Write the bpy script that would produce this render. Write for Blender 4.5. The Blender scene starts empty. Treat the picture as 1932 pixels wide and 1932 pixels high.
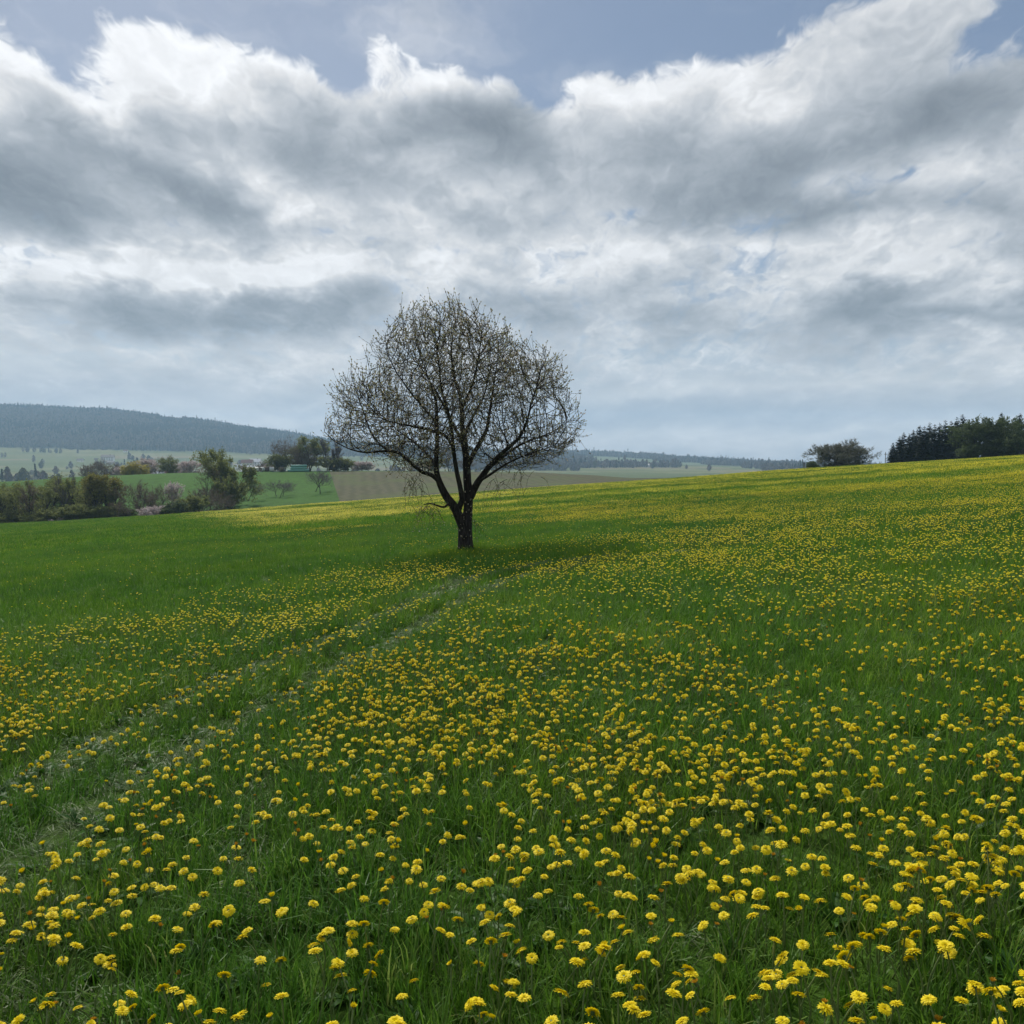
import bpy, bmesh, math, random, os
import numpy as np
from mathutils import Vector, Matrix, kdtree, noise as mnoise
R = math.radians
scene = bpy.context.scene
col = scene.collection

# ------------------------------------------------------------------ camera
EYE = 1.6
PITCH = R(3.41)
FPX = 1743.0                       # focal length in 1932-pixel units
cam_d = bpy.data.cameras.new('camera')
cam_d.sensor_width = 36.0
cam_d.lens = 36.0 * FPX / 1932.0
cam_d.clip_start = 0.05
cam_d.clip_end = 30000.0
cam = bpy.data.objects.new('camera', cam_d)
cam.location = (0, 0, EYE)
cam.rotation_euler = (R(90) - PITCH, 0, 0)
col.objects.link(cam)
scene.camera = cam

def ray(X, Y):
    """viewing direction of a place seen at (X, Y) in the photograph, 1932-pixel units"""
    a, b = (X - 966.0) / FPX, (966.0 - Y) / FPX
    c, s = math.cos(PITCH), math.sin(PITCH)
    return Vector((a, c + b * s, -s + b * c)).normalized()

# ------------------------------------------------------------------ node expressions
class NT:
    def __init__(s, nt): s.nt = nt
    def node(s, typ, **kw):
        n = s.nt.nodes.new(typ)
        for k, v in kw.items(): setattr(n, k, v)
        return n
    def put(s, sock, v):
        if isinstance(v, E): s.nt.links.new(v.o, sock)
        elif hasattr(v, 'is_output'): s.nt.links.new(v, sock)
        elif isinstance(v, (tuple, list)) and hasattr(sock, 'default_value') and len(v) == 3 and sock.type == 'RGBA': sock.default_value = (*v, 1)
        else: sock.default_value = v
    def math(s, op, *a, clamp=False):
        n = s.node('ShaderNodeMath', operation=op, use_clamp=clamp)
        for i, v in enumerate(a): s.put(n.inputs[i], v)
        return E(s, n.outputs[0])
    def vmath(s, op, *a, out=0):
        n = s.node('ShaderNodeVectorMath', operation=op)
        for i, v in enumerate(a):
            s.put(n.inputs['Scale'] if op == 'SCALE' and i == 1 else n.inputs[i], v)
        return E(s, n.outputs[out])
    def xyz(s, x, y, z):
        n = s.node('ShaderNodeCombineXYZ')
        for i, v in enumerate((x, y, z)): s.put(n.inputs[i], v)
        return E(s, n.outputs[0])
    def sep(s, v):
        n = s.node('ShaderNodeSeparateXYZ'); s.put(n.inputs[0], v)
        return [E(s, o) for o in n.outputs]
    def noise(s, vec, scale, detail=4, rough=0.55, lac=2.0, dist=0.0, out='Fac', dim='3D'):
        n = s.node('ShaderNodeTexNoise', noise_dimensions=dim)
        s.put(n.inputs['Vector'], vec); s.put(n.inputs['Scale'], scale); n.inputs['Detail'].default_value = detail
        n.inputs['Roughness'].default_value = rough; n.inputs['Lacunarity'].default_value = lac; n.inputs['Distortion'].default_value = dist
        return E(s, n.outputs[out])
    def smooth(s, v, a, b, lo=0.0, hi=1.0, kind='SMOOTHSTEP'):
        n = s.node('ShaderNodeMapRange', interpolation_type=kind)
        for i, q in enumerate((v, a, b, lo, hi)): s.put(n.inputs[i], q)
        return E(s, n.outputs[0])
    def mix(s, f, a, b):
        n = s.node('ShaderNodeMix', data_type='RGBA')
        s.put(n.inputs[0], f); s.put(n.inputs[6], a); s.put(n.inputs[7], b)
        return E(s, n.outputs[2])
    def ramp(s, f, stops):
        n = s.node('ShaderNodeValToRGB'); s.put(n.inputs[0], f)
        el = n.color_ramp.elements
        while len(el) < len(stops): el.new(0.5)
        for e, (p, c) in zip(el, stops): e.position = p; e.color = (*c, 1)
        return E(s, n.outputs[0])
class E:
    def __init__(s, nt, o): s.t = nt; s.o = o
    def __add__(s, b): return s.t.math('ADD', s, b)
    __radd__ = __add__
    def __mul__(s, b): return s.t.math('MULTIPLY', s, b)
    __rmul__ = __mul__
    def __sub__(s, b): return s.t.math('SUBTRACT', s, b)
    def __rsub__(s, b): return s.t.math('SUBTRACT', b, s)
    def __truediv__(s, b): return s.t.math('DIVIDE', s, b)
    def __rtruediv__(s, b): return s.t.math('DIVIDE', b, s)

# ------------------------------------------------------------------ sky and sun
SUN_EL = R(46)
SUN_AZ = R(-24)                     # left of the viewing direction (+Y), in front of the camera
sun_dir = Vector((math.sin(SUN_AZ) * math.cos(SUN_EL), math.cos(SUN_AZ) * math.cos(SUN_EL), math.sin(SUN_EL)))

world = bpy.data.worlds.new('World')
scene.world = world
world.use_nodes = True
wt = world.node_tree
wt.nodes.clear()
W = NT(wt)
SKY_STRENGTH = 0.1
HAZE = 0.00018
HAZE_COL = (0.50, 0.74, 1.0, 1)

# ---- cloud deck computed on an azimuth / elevation grid
def _hash2(ix, iy, seed):
    h = (ix.astype(np.int64) * 374761393 + iy.astype(np.int64) * 668265263 + seed * 974634541) & 0x7fffffff
    h = ((h ^ (h >> 13)) * 1274126177) & 0x7fffffff
    h = h ^ (h >> 16)
    return (h & 0xffff).astype(np.float32) * np.float32(2 * math.pi / 65536.0)
def gnoise(x, y, seed):
    ix, iy = np.floor(x), np.floor(y)
    fx, fy = (x - ix).astype(np.float32), (y - iy).astype(np.float32)
    ix, iy = ix.astype(np.int32), iy.astype(np.int32)
    u = fx * fx * fx * (fx * (fx * 6 - 15) + 10); v = fy * fy * fy * (fy * (fy * 6 - 15) + 10)
    def g(dx, dy):
        a = _hash2(ix + dx, iy + dy, seed)
        return np.cos(a) * (fx - dx) + np.sin(a) * (fy - dy)
    a = g(0, 0); a += u * (g(1, 0) - a)
    b = g(0, 1); b += u * (g(1, 1) - b)
    return (a + v * (b - a)) * 1.4
def fbm(x, y, octv, rough, seed, billow=False):
    t = np.zeros_like(x, dtype=np.float32); amp = 1.0; tot = 0.0
    for o in range(octv):
        n = gnoise(x + o * 17.3, y - o * 9.1, seed + o)
        t += amp * ((1.0 - 2.2 * np.abs(n)) if billow else n)
        tot += amp; amp *= rough; x = x * 2.03; y = y * 2.03
    return t / tot
def sstep(v, a, b):
    t = np.clip((v - a) / (b - a), 0, 1)
    return t * t * (3 - 2 * t)
def blobsum(lst, az, el):
    tot = np.zeros_like(az)
    for (X, Y, sx, sy, rot, amp) in lst:
        v = ray(X, Y); a0, e0 = math.atan2(v.x, v.y), math.asin(v.z)
        c, s = math.cos(R(rot)), math.sin(R(rot))
        dx, dy = (az - a0) * FPX, (el - e0) * FPX
        u, w = (dx * c + dy * s) / sx, (dy * c - dx * s) / sy
        q = u * u + w * w
        m = q < 16
        tot[m] += amp * np.exp(-0.5 * q[m])
    return tot
def cloud_grid(az0, az1, el0, el1, nx, ny):
    """rgba: cloud radiance and cover, rows from el0 upwards"""
    a1 = np.linspace(az0, az1, nx, dtype=np.float32); e1 = np.linspace(el0, el1, ny, dtype=np.float32)
    az, el = np.meshgrid(a1, e1)
    z = np.sin(np.maximum(el, 0)); r = np.cos(el)
    c = 0.30
    px, py = np.sin(az) * r / (z + c), np.cos(az) * r / (z + c)      # on the deck, in perspective
    # bend
    w1x, w1y = fbm(px * 2.2, py * 2.2, 4, 0.5, 11), fbm(px * 2.2 + 7, py * 2.2 + 3, 4, 0.5, 23)
    w2x, w2y = fbm(px * 10, py * 7, 4, 0.55, 31), fbm(px * 10 + 5, py * 7 + 2, 4, 0.55, 43)
    ba = az + 0.045 * w1x + 0.022 * w2x
    be = el + 0.030 * w1y + 0.018 * w2y
    # ---- cumulus banks
    n = fbm(px * 3.0 + w1x * 0.35, py * 3.0 + w1y * 0.35, 7, 0.52, 51)
    bl = fbm(px * 9.0 + w2x * 0.5, py * 6.5 + w2y * 0.5, 5, 0.5, 71, billow=True)
    wisp = fbm(px * 26.0 + w2x * 2.0 + px * 6, py * 17.0 + w2y * 2.0, 4, 0.62, 91)
    base = 0.66 - 0.60 * sstep(el, R(18.6), R(23.6)) + 0.40 * sstep(el, R(28), R(40)) - 0.10 * sstep(el, R(50), R(80))
    cov = blobsum(COVER, ba, be)
    dens = base + 0.60 * n + 0.30 * bl + 0.32 * wisp + cov
    soft = 0.26 + 0.18 * (1 - sstep(el, R(5), R(10)))
    mask = sstep(dens, 0.40 - 0.5 * soft, 0.46 + 1.3 * soft)
    cirrus = fbm(az * 5.0 + 0.9 * w1x + 0.3 * w2x, el * 9.0 + 0.5 * w1y + 0.3 * w2y, 6, 0.6, 191)
    mask = np.maximum(mask, (0.10 + 0.42 * sstep(cirrus, -0.15, 0.55)) * (1.0 - 0.8 * sstep(az, R(-8), R(8))))
    # light comes from above the deck: sum what lies between each point and the sun
    dpos = np.clip(dens - 0.42, 0, 0.55)
    dl = (el1 - el0) / (ny - 1)
    tau = np.zeros_like(dens); wsum = 0.0
    for k in range(1, 25):
        s_ = max(1, int(round(R(0.16) * k / dl)))
        sx = int(round(R(0.16) * 0.35 * k / ((az1 - az0) / (nx - 1))))
        sh = np.empty_like(dpos); sh[:-s_] = dpos[s_:]; sh[-s_:] = dpos[-1:]
        sh = np.roll(sh, sx, 1)
        w = math.exp(-k / 11.0)
        tau += sh * w; wsum += w
    tau = tau / wsum
    nx_ = fbm(px * 3.4 + 9, py * 3.4 + w1x * 0.6, 6, 0.55, 131)
    ny_ = fbm(px * 9.0 + 4 + w2x, py * 6.0 + w2y, 5, 0.55, 141)
    dk = blobsum(DARK, az + 0.05 * w1x + 0.022 * w2x, el + 0.026 * w1y + 0.016 * w2y)
    T = np.maximum(0.34 * tau + 0.16 * dpos + 0.58 * nx_ + 0.34 * ny_ + dk * 1.05 + 0.05, 0.0)
    lum = 0.17 + 0.52 * np.exp(-1.75 * T)
    lum += 0.17 * bl * sstep(dens, 0.4, 0.7) * np.exp(-2.0 * T)
    lum += 0.05 * wisp
    # forward-scattered glow round the veiled sun
    sd = np.sin(az) * r * sun_dir.x + np.cos(az) * r * sun_dir.y + np.sin(el) * sun_dir.z
    lum *= 0.95 + 0.20 * sstep(sd, 0.55, 1.0)
    warm = np.clip((lum - 0.2) / 0.5, 0, 1)
    rgb = np.stack([lum * (0.84 + 0.15 * warm), lum * (0.965 + 0.035 * warm), lum * (1.12 - 0.10 * warm)], -1)
    # ---- thin stratus in layers above the horizon
    st = fbm(az * 3.2 + 0.6 * w1x, el * 26 + 0.8 * w1y, 6, 0.55, 151)
    st2 = fbm(az * 9.0 + 0.8 * w2x, el * 40 + 0.5 * w2y, 5, 0.55, 171)
    s = np.clip(0.42 + 0.62 * st + 0.28 * st2 + blobsum(LOW, az + 0.03 * w1x + .012 * w2x, el + 0.012 * w1y + 0.008 * w2y), 0, 1)[..., None]
    lo = np.array(LOW_DARK, np.float32) * (1 - s) + np.array(LOW_LIGHT, np.float32) * s
    f = (1 - sstep(el + 0.035 * w1y, R(3.0), R(8.5)))
    m = np.maximum(mask, f * 0.92)
    fl = (f * (1 - 0.45 * mask))[..., None]
    rgb = rgb * (1 - fl) + lo * fl
    return np.concatenate([rgb, m[..., None]], -1).astype(np.float32)

# banks: X, Y, half-width, half-height (1932-pixel units), tilt, amount
COVER = [
    (1200, 10, 230, 70, 6, -0.75), (900, 40, 150, 50, 0, -0.40), (125, 120, 45, 60, -30, -0.65), (640, 130, 34, 60, 20, -0.55),
    (1030, 130, 34, 55, 0, -0.55), (400, 5, 330, 26, 0, -0.40), (1900, 70, 60, 24, 20, -0.45), (490, 90, 40, 30, 0, -0.25),
    (30, 170, 70, 60, 0, 0.60), (270, 110, 55, 60, 35, 0.55), (400, 150, 90, 70, -10, 0.50), (530, 190, 80, 45, -15, 0.45), (740, 185, 110, 45, 0, 0.40), (730, 85, 50, 28, 10, 0.62), (870, 165, 80, 40, -15, 0.50),
    (1140, 160, 50, 50, 0, 0.50), (1280, 180, 150, 60, 10, 0.45), (1560, 120, 250, 70, 14, 0.45), (1730, 50, 160, 45, 15, 0.50),
    (1750, 345, 22, 12, 20, -0.5), (1380, 190, 24, 16, 0, -0.5), (1480, 215, 22, 14, 0, -0.45),
    (1850, 465, 110, 14, 6, -0.30), (640, 445, 25, 12, 0, -0.35), (860, 475, 26, 10, 0, -0.25), (110, 485, 90, 14, 0, -0.15), (1450, 565, 60, 16, 0, -0.12), (790, 530, 90, 16, 0, -0.05), (340, 475, 40, 16, 0, -0.05), (1170, 410, 30, 12, 0, -.3),
    (1540, 560, 30, 22, 0, 0.4), (1680, 545, 90, 38, 14, 0.55), (1880, 540, 70, 36, 0, 0.50), (215, 525, 55, 36, 0, 0.55), (360, 540, 60, 38, 0, 0.50), (520, 550, 110, 38, 0, 0.45), (60, 560, 60, 26, 0, 0.35), (1390, 575, 40, 22, 0, 0.3), (1230, 330, 500, 60, 0, 0.2), (600, 350, 500, 60, 0, 0.2),
]
DARK = [
    (30, 325, 80, 60, 0, 0.75), (40, 380, 70, 18, 0, 0.35), (230, 300, 120, 22, -27, 0.55), (380, 360, 80, 26, -30, 0.55), (430, 260, 150, 22, -10, 0.30), (530, 230, 70, 36, -40, 0.40), (830, 245, 110, 24, 8, 0.70), (970, 285, 70, 42, -20, 0.75),
    (1270, 270, 60, 22, 0, 0.32), (1460, 310, 150, 28, 12, 0.42), (1590, 400, 140, 22, -6, 0.62), (1860, 205, 90, 36, 20, 0.60), (1350, 395, 100, 24, 10, 0.32), (1680, 260, 120, 20, 12, 0.30),
    (215, 585, 50, 32, 10, 0.42), (330, 612, 110, 18, 0, 0.38), (600, 585, 90, 20, 10, 0.55), (470, 600, 50, 16, 0, .25), (1660, 565, 55, 16, 25, 0.52), (1800, 600, 150, 13, 0, 0.45), (1010, 590, 80, 18, 0, 0.30), (1250, 590, 60, 16, 0, 0.25), (60, 570, 30, 14, 0, 0.3),
    (280, 110, 120, 50, 0, -0.30), (750, 130, 120, 40, 0, -0.30), (250, 510, 160, 22, 0, -0.55), (420, 525, 60, 16, 0, -0.3), (560, 525, 70, 16, 10, -0.3), (1640, 520, 90, 14, 10, -0.4), (1880, 510, 60, 14, 0, -0.3), (1250, 150, 150, 30, 10, -0.25), (60, 150, 80, 50, 0, -0.3), (180, 210, 60, 30, 0, -0.25),
    (700, 400, 200, 40, 0, -0.14), (1150, 460, 260, 40, 0, -0.16), (1560, 470, 160, 20, 0, -0.15), (400, 470, 260, 16, 0, -0.1), (560, 440, 60, 16, 10, 0.16), (930, 420, 70, 18, -8, 0.18), (1300, 500, 90, 14, 4, 0.14), (150, 440, 80, 16, 0, 0.14), (1420, 220, 100, 22, 5, -0.2),
]
LOW = [(250, 665, 260, 14, 0, 0.45), (640, 690, 80, 14, 0, 0.45), (1250, 740, 120, 10, 2, 0.55), (1300, 820, 90, 10, 0, 0.50), (1700, 715, 180, 10, 4, 0.45), (1750, 805, 200, 8, 4, 0.45),
       (120, 725, 200, 22, 0, -0.3), (1550, 770, 350, 16, 0, -0.35), (1050, 780, 150, 20, 0, -.2), (560, 800, 80, 8, 0, 0.5), (380, 745, 300, 16, 0, -.2), (1500, 680, 250, 12, 4, -0.25), (1850, 655, 250, 12, 0, 0.25), (1150, 650, 250, 14, 0, 0.3), (1650, 845, 300, 8, 0, 0.2)]
LOW_DARK, LOW_LIGHT = (0.45, 0.48, 0.54), (0.95, 0.92, 0.89)

def build_sky():
    def image(name, grid):
        ny, nx = grid.shape[:2]
        im = bpy.data.images.new(name, nx, ny, alpha=True, float_buffer=True)
        im.colorspace_settings.name = 'Non-Color'
        im.alpha_mode = 'CHANNEL_PACKED'
        im.pixels.foreach_set(np.ascontiguousarray(grid, np.float32).ravel())
        im.update(); im.pack()
        return im
    fa, fe0, fe1 = R(44), R(-2), R(36)
    front = image('clouds_near', cloud_grid(-fa, fa, fe0, fe1, 1900, 820))
    allsky = image('clouds_all', cloud_grid(-math.pi, math.pi, R(-2), R(90), 1024, 264))
    out = W.node('ShaderNodeOutputWorld')
    bg = W.node('ShaderNodeBackground')
    sky = W.node('ShaderNodeTexSky', sky_type='NISHITA', sun_disc=False, sun_elevation=SUN_EL,
                 sun_rotation=SUN_AZ, altitude=300.0, air_density=1.0, dust_density=1.2, ozone_density=1.5)
    tc = W.node('ShaderNodeTexCoord')
    x, y, z = W.sep(W.vmath('NORMALIZE', tc.outputs['Generated']))
    az, el = W.math('ARCTAN2', x, y), W.math('ARCSINE', z)
    def tex(im, a0, a1, e0, e1):
        n = W.node('ShaderNodeTexImage', interpolation='Linear', extension='EXTEND')
        n.image = im
        W.put(n.inputs[0], W.xyz((az - a0) / (a1 - a0), (el - e0) / (e1 - e0), 0.0))
        return E(W, n.outputs[0]), E(W, n.outputs[1])
    fc, fm = tex(front, -fa, fa, fe0, fe1)
    ac, am = tex(allsky, -math.pi, math.pi, R(-2), R(90))
    inside = W.smooth(W.math('ABSOLUTE', az), fa - 0.06, fa - 0.01, 1.0, 0.0) * W.smooth(el, fe1 - 0.06, fe1 - 0.01, 1.0, 0.0)
    cc = W.mix(inside, ac, fc)
    cm = am + (fm - am) * inside
    cc = W.vmath('SCALE', cc, 1.0 / SKY_STRENGTH)
    # open sky between the clouds, seen through a thin high veil
    veil = W.smooth(el, R(4), R(26), 0.55, VEIL_TOP)
    skyc = W.mix(veil, sky.outputs[0], tuple(v / SKY_STRENGTH for v in VEIL))
    W.put(bg.inputs[0], W.mix(cm, skyc, cc))
    bg.inputs[1].default_value = SKY_STRENGTH
    wt.links.new(bg.outputs[0], out.inputs[0])
VEIL = (0.15, 0.205, 0.31)
VEIL_TOP = 0.7
build_sky()
world.cycles.sampling_method = 'MANUAL'
world.cycles.sample_map_resolution = 512

sun_d = bpy.data.lights.new('sun', 'SUN')
sun_d.energy = 3.4
sun_d.angle = R(6.0)
sun_d.color = (1.0, 0.95, 0.86)
sun = bpy.data.objects.new('sun', sun_d)
sun.rotation_euler = (-sun_dir).to_track_quat('-Z', 'Y').to_euler()
sun.location = sun_dir * 50
col.objects.link(sun)

vs = scene.view_settings
vs.view_transform = 'Standard'
vs.look = 'None'
vs.exposure = 0.15
vs.gamma = 1.0
vs.use_curve_mapping = False
scene.render.engine = 'CYCLES'
cy = scene.cycles
cy.max_bounces = 6
cy.diffuse_bounces = 3
cy.glossy_bounces = 2
cy.transmission_bounces = 3
cy.volume_bounces = 1
cy.transparent_max_bounces = 12
cy.use_adaptive_sampling = True
cy.adaptive_threshold = 0.015
cy.use_denoising = True
cy.caustics_reflective = False
cy.caustics_refractive = False

# ------------------------------------------------------------------ helpers
def smooth01(t):
    t = np.clip(t, 0, 1)
    return t * t * (3 - 2 * t)
def zline(y, Y):
    """height of a place at depth y seen on the row Y of the middle of the picture"""
    v = ray(966, Y)
    return EYE + y * v.z / v.y
def proj(x, y, z):
    c, s = math.cos(PITCH), math.sin(PITCH)
    dz = z - EYE
    f = y * c - dz * s
    u = y * s + dz * c
    return 966 + FPX * x / f, 966 - FPX * u / f
def wn(x, y, s, seed, octv=4, rough=0.5):
    return fbm(np.asarray(x, np.float64) / s + 113.7, np.asarray(y, np.float64) / s + 71.3, octv, rough, seed)

# ------------------------------------------------------------------ lie of the land
COLS = np.array([-900., -200, 0, 200, 350, 500, 640, 760, 1000, 1100, 1200, 1300, 1500, 1700, 1932, 2600])
_rows = [  # depth, rows of the picture at which the ground lies at each of COLS
    (190, [1075, 1024, 1011, 990, 976, 966, 955, 947, 931, 925, 917, 911, 894, 878, 861, 830]),
    (245, [1000, 960, 950, 940, 935, 925, 918, 915, 910, 909, 909, 906, 892, 882, 866, 840]),
    (300, [935, 915, 910, 898, 893, 890, 889, 889, 891, 896, 902, 902, 895, 887, 874, 850]),
    (345, [940, 920, 915, 905, 901, 898, 897, 897, 899, 905, 912, 912, 908, 903, 895, 870]),
    (600, [940] * 16), (1000, [908] * 16),
    (1600, [884, 884, 884, 884, 884, 884, 884, 885, 886, 887, 887, 888, 890, 892, 894, 895]),
    (2300, [846, 846, 846, 849, 852, 856, 860, 863, 868, 871, 872, 876, 883, 887, 890, 890]),
    (2700, [790, 798, 802, 810, 820, 834, 848, 856, 862, 865, 867, 872, 882, 886, 889, 890]),
    (3300, [760, 766, 770, 778, 795, 816, 838, 850, 857, 858, 862, 870, 881, 885, 888, 890]),
    (4000, [790, 796, 800, 808, 820, 836, 855, 866, 868, 868, 870, 876, 885, 888, 890, 892]),
    (9500, [886] * 16)]
RD = np.array([r[0] for r in _rows], float)
RZ = np.array([[zline(d, Y) for Y in ys] for d, ys in _rows])
def H(x, y, rough=True):
    x = np.asarray(x, float); y = np.asarray(y, float)
    th = np.arctan2(x, y); r = np.hypot(x, y)
    tl = np.clip(th, R(-42), R(42))
    d = r * np.cos(tl)
    X = 966 + FPX * np.tan(tl)
    xs = 140 * np.tanh(x / 140)
    near = -0.024 * y - 1e-5 * np.sign(y) * np.minimum(y * y, 4e4) + 0.074 * xs - np.clip(y - 150, 0, 80) ** 2 * 0.0006
    near = near + 0.05 * wn(x, y, 9.0, 301, 2) + 0.22 * wn(x, y, 34.0, 302, 2) * smooth01((r - 8) / 25)
    # far part
    ci = np.clip(np.searchsorted(COLS, X) - 1, 0, len(COLS) - 2)
    cf = smooth01((X - COLS[ci]) / (COLS[ci + 1] - COLS[ci])) * 0.5 + 0.5 * np.clip((X - COLS[ci]) / (COLS[ci + 1] - COLS[ci]), 0, 1)
    dd = np.clip(d, RD[0], RD[-1])
    ri = np.clip(np.searchsorted(RD, dd) - 1, 0, len(RD) - 2)
    rf = (dd - RD[ri]) / (RD[ri + 1] - RD[ri])
    def row(i): return RZ[i, ci] * (1 - cf) + RZ[i, ci + 1] * cf
    i0, i3 = np.maximum(ri - 1, 0), np.minimum(ri + 2, len(RD) - 1)
    p0, p1, p2, p3 = row(i0), row(ri), row(ri + 1), row(i3)
    h = RD[ri + 1] - RD[ri]
    m1 = (p2 - p0) / np.maximum(RD[ri + 1] - RD[i0], 1) * h
    m2 = (p3 - p1) / np.maximum(RD[i3] - RD[ri], 1) * h
    lin = np.abs(p2 - p1) * 2.0
    m1, m2 = np.clip(m1, -lin, lin), np.clip(m2, -lin, lin)
    t = rf
    far = (2 * t**3 - 3 * t**2 + 1) * p1 + (t**3 - 2 * t**2 + t) * m1 + (-2 * t**3 + 3 * t**2) * p2 + (t**3 - t**2) * m2
    far = far + 3.0 * wn(x, y, 260.0, 311, 3) * smooth01((d - 450) / 500)
    k = smooth01((d - 148) / 42.0)
    return near * (1 - k) + far * k
def Hs(x, y): return float(H(np.array([x]), np.array([y]))[0])
def at(X, y):
    """ground point at depth y on the picture column X"""
    x = (X - 966) / FPX * y
    x = (X - 966) / FPX * (y * math.cos(PITCH) + (EYE - Hs(x, y)) * math.sin(PITCH))
    return Vector((x, y, Hs(x, y)))
def ground_hit(X, Y):
    v = ray(X, Y); t = np.linspace(1.5, 160, 6000)
    dz = EYE + v.z * t - H(v.x * t, v.y * t)
    i = int(np.argmax(dz < 0)) if (dz < 0).any() else len(t) - 1
    return v.x * t[i], v.y * t[i]

# tyre tracks and the parts of the field without flowers, as places on the ground
TRACKS = [[ground_hit(*p) for p in pl] for pl in (
    [(-250, 1640), (60, 1490), (200, 1395), (400, 1297), (620, 1212), (800, 1135), (900, 1090), (1010, 1066), (1200, 1045)],
    [(-150, 1780), (100, 1590), (240, 1495), (400, 1400), (560, 1312), (720, 1230), (860, 1145), (960, 1095), (1100, 1066), (1300, 1042)])]
LODGED = [ground_hit(*p) for p in [(540, 1380), (470, 1500), (450, 1590), (480, 1680), (530, 1770), (585, 1860), (640, 1990)]]
def track_dist(x, y, lines=None):
    d = np.full(np.shape(x), 99.0)
    for pl in (lines or TRACKS):
        for (ax, ay), (bx, by) in zip(pl[:-1], pl[1:]):
            ux, uy = bx - ax, by - ay
            t = np.clip(((x - ax) * ux + (y - ay) * uy) / (ux * ux + uy * uy), 0, 1)
            d = np.minimum(d, np.hypot(x - ax - t * ux, y - ay - t * uy))
    return d
BARE = [(-400, 1330), (0, 1240), (300, 1185), (560, 1140), (740, 1085), (850, 1082), (1000, 1080), (1160, 1066), (1230, 1048), (1180, 1036), (1000, 1030), (860, 1036), (700, 1028), (500, 1000), (400, 972), (340, 955), (150, 955), (-400, 1000)]
def inside_poly(px, py, poly):
    r = np.zeros(px.shape, bool)
    n = len(poly)
    for i in range(n):
        (x0, y0), (x1, y1) = poly[i], poly[(i + 1) % n]
        c = (y0 > py) != (y1 > py)
        with np.errstate(divide='ignore', invalid='ignore'):
            xi = (x1 - x0) * (py - y0) / (y1 - y0 if y1 != y0 else 1e-9) + x0
        r ^= c & (px < xi)
    return r

# ------------------------------------------------------------------ materials
def new_mat(name):
    m = bpy.data.materials.new(name); m.use_nodes = True
    m.node_tree.nodes.clear()
    return m, NT(m.node_tree)
def finish(m, t, bsdf, bump=None):
    o = t.node('ShaderNodeOutputMaterial')
    m.node_tree.links.new(bsdf.outputs[0], o.inputs[0])
    return m
def principled(t, colour, rough=0.8, spec=0.3, normal=None):
    b = t.node('ShaderNodeBsdfPrincipled')
    t.put(b.inputs['Base Color'], colour); t.put(b.inputs['Roughness'], rough); b.inputs['Specular IOR Level'].default_value = spec
    if normal is not None: t.put(b.inputs['Normal'], normal)
    return b
def bump(t, h, strength, dist):
    n = t.node('ShaderNodeBump'); t.put(n.inputs['Height'], h); n.inputs['Strength'].default_value = strength; n.inputs['Distance'].default_value = dist
    return E(t, n.outputs[0])
def pos(t): return E(t, t.node('ShaderNodeNewGeometry').outputs['Position'])
def rnd(t): return E(t, t.node('ShaderNodeObjectInfo').outputs['Random'])
def leafy(name, stops, trans=0.35, rough=0.55, spec=0.35, patch=None, patch_scale=0.5, var_island=False):
    """thin leaves and blades: colour varies per plant, some light comes through"""
    m, t = new_mat(name)
    f = rnd(t)
    if var_island: f = E(t, t.node('ShaderNodeNewGeometry').outputs['Random Per Island']) * var_island + f * (1.0 - var_island)
    c = t.ramp(f, stops)
    if patch:
        n = t.smooth(t.noise(pos(t), patch_scale, 3, 0.55), 0.35, 0.68)
        c = t.mix(n, c, t.vmath('MULTIPLY', c, patch))
        n2 = t.smooth(t.noise(pos(t), 0.085, 4, 0.6), 0.38, 0.62)
        c = t.mix(n2, c, t.vmath('MULTIPLY', c, (1.34, 1.24, 1.02)))
    b = principled(t, c, rough, spec)
    if trans <= 0: return finish(m, t, b)
    tr = t.node('ShaderNodeBsdfTranslucent'); t.put(tr.inputs[0], c)
    mx = t.node('ShaderNodeMixShader'); mx.inputs[0].default_value = trans
    m.node_tree.links.new(b.outputs[0], mx.inputs[1]); m.node_tree.links.new(tr.outputs[0], mx.inputs[2])
    return finish(m, t, mx)
def plain(name, colour, rough=0.8, spec=0.3, vary=0.15, scale=3.0, bumpy=0.0):
    m, t = new_mat(name)
    p = E(t, t.node('ShaderNodeTexCoord').outputs['Object'])
    n = t.noise(p, scale, 5, 0.6)
    c = t.mix(n, tuple(v * (1 - vary) for v in colour), tuple(min(1, v * (1 + vary)) for v in colour))
    nb = bump(t, n, bumpy, 0.02) if bumpy else None
    return finish(m, t, principled(t, c, rough, spec, nb))

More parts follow.
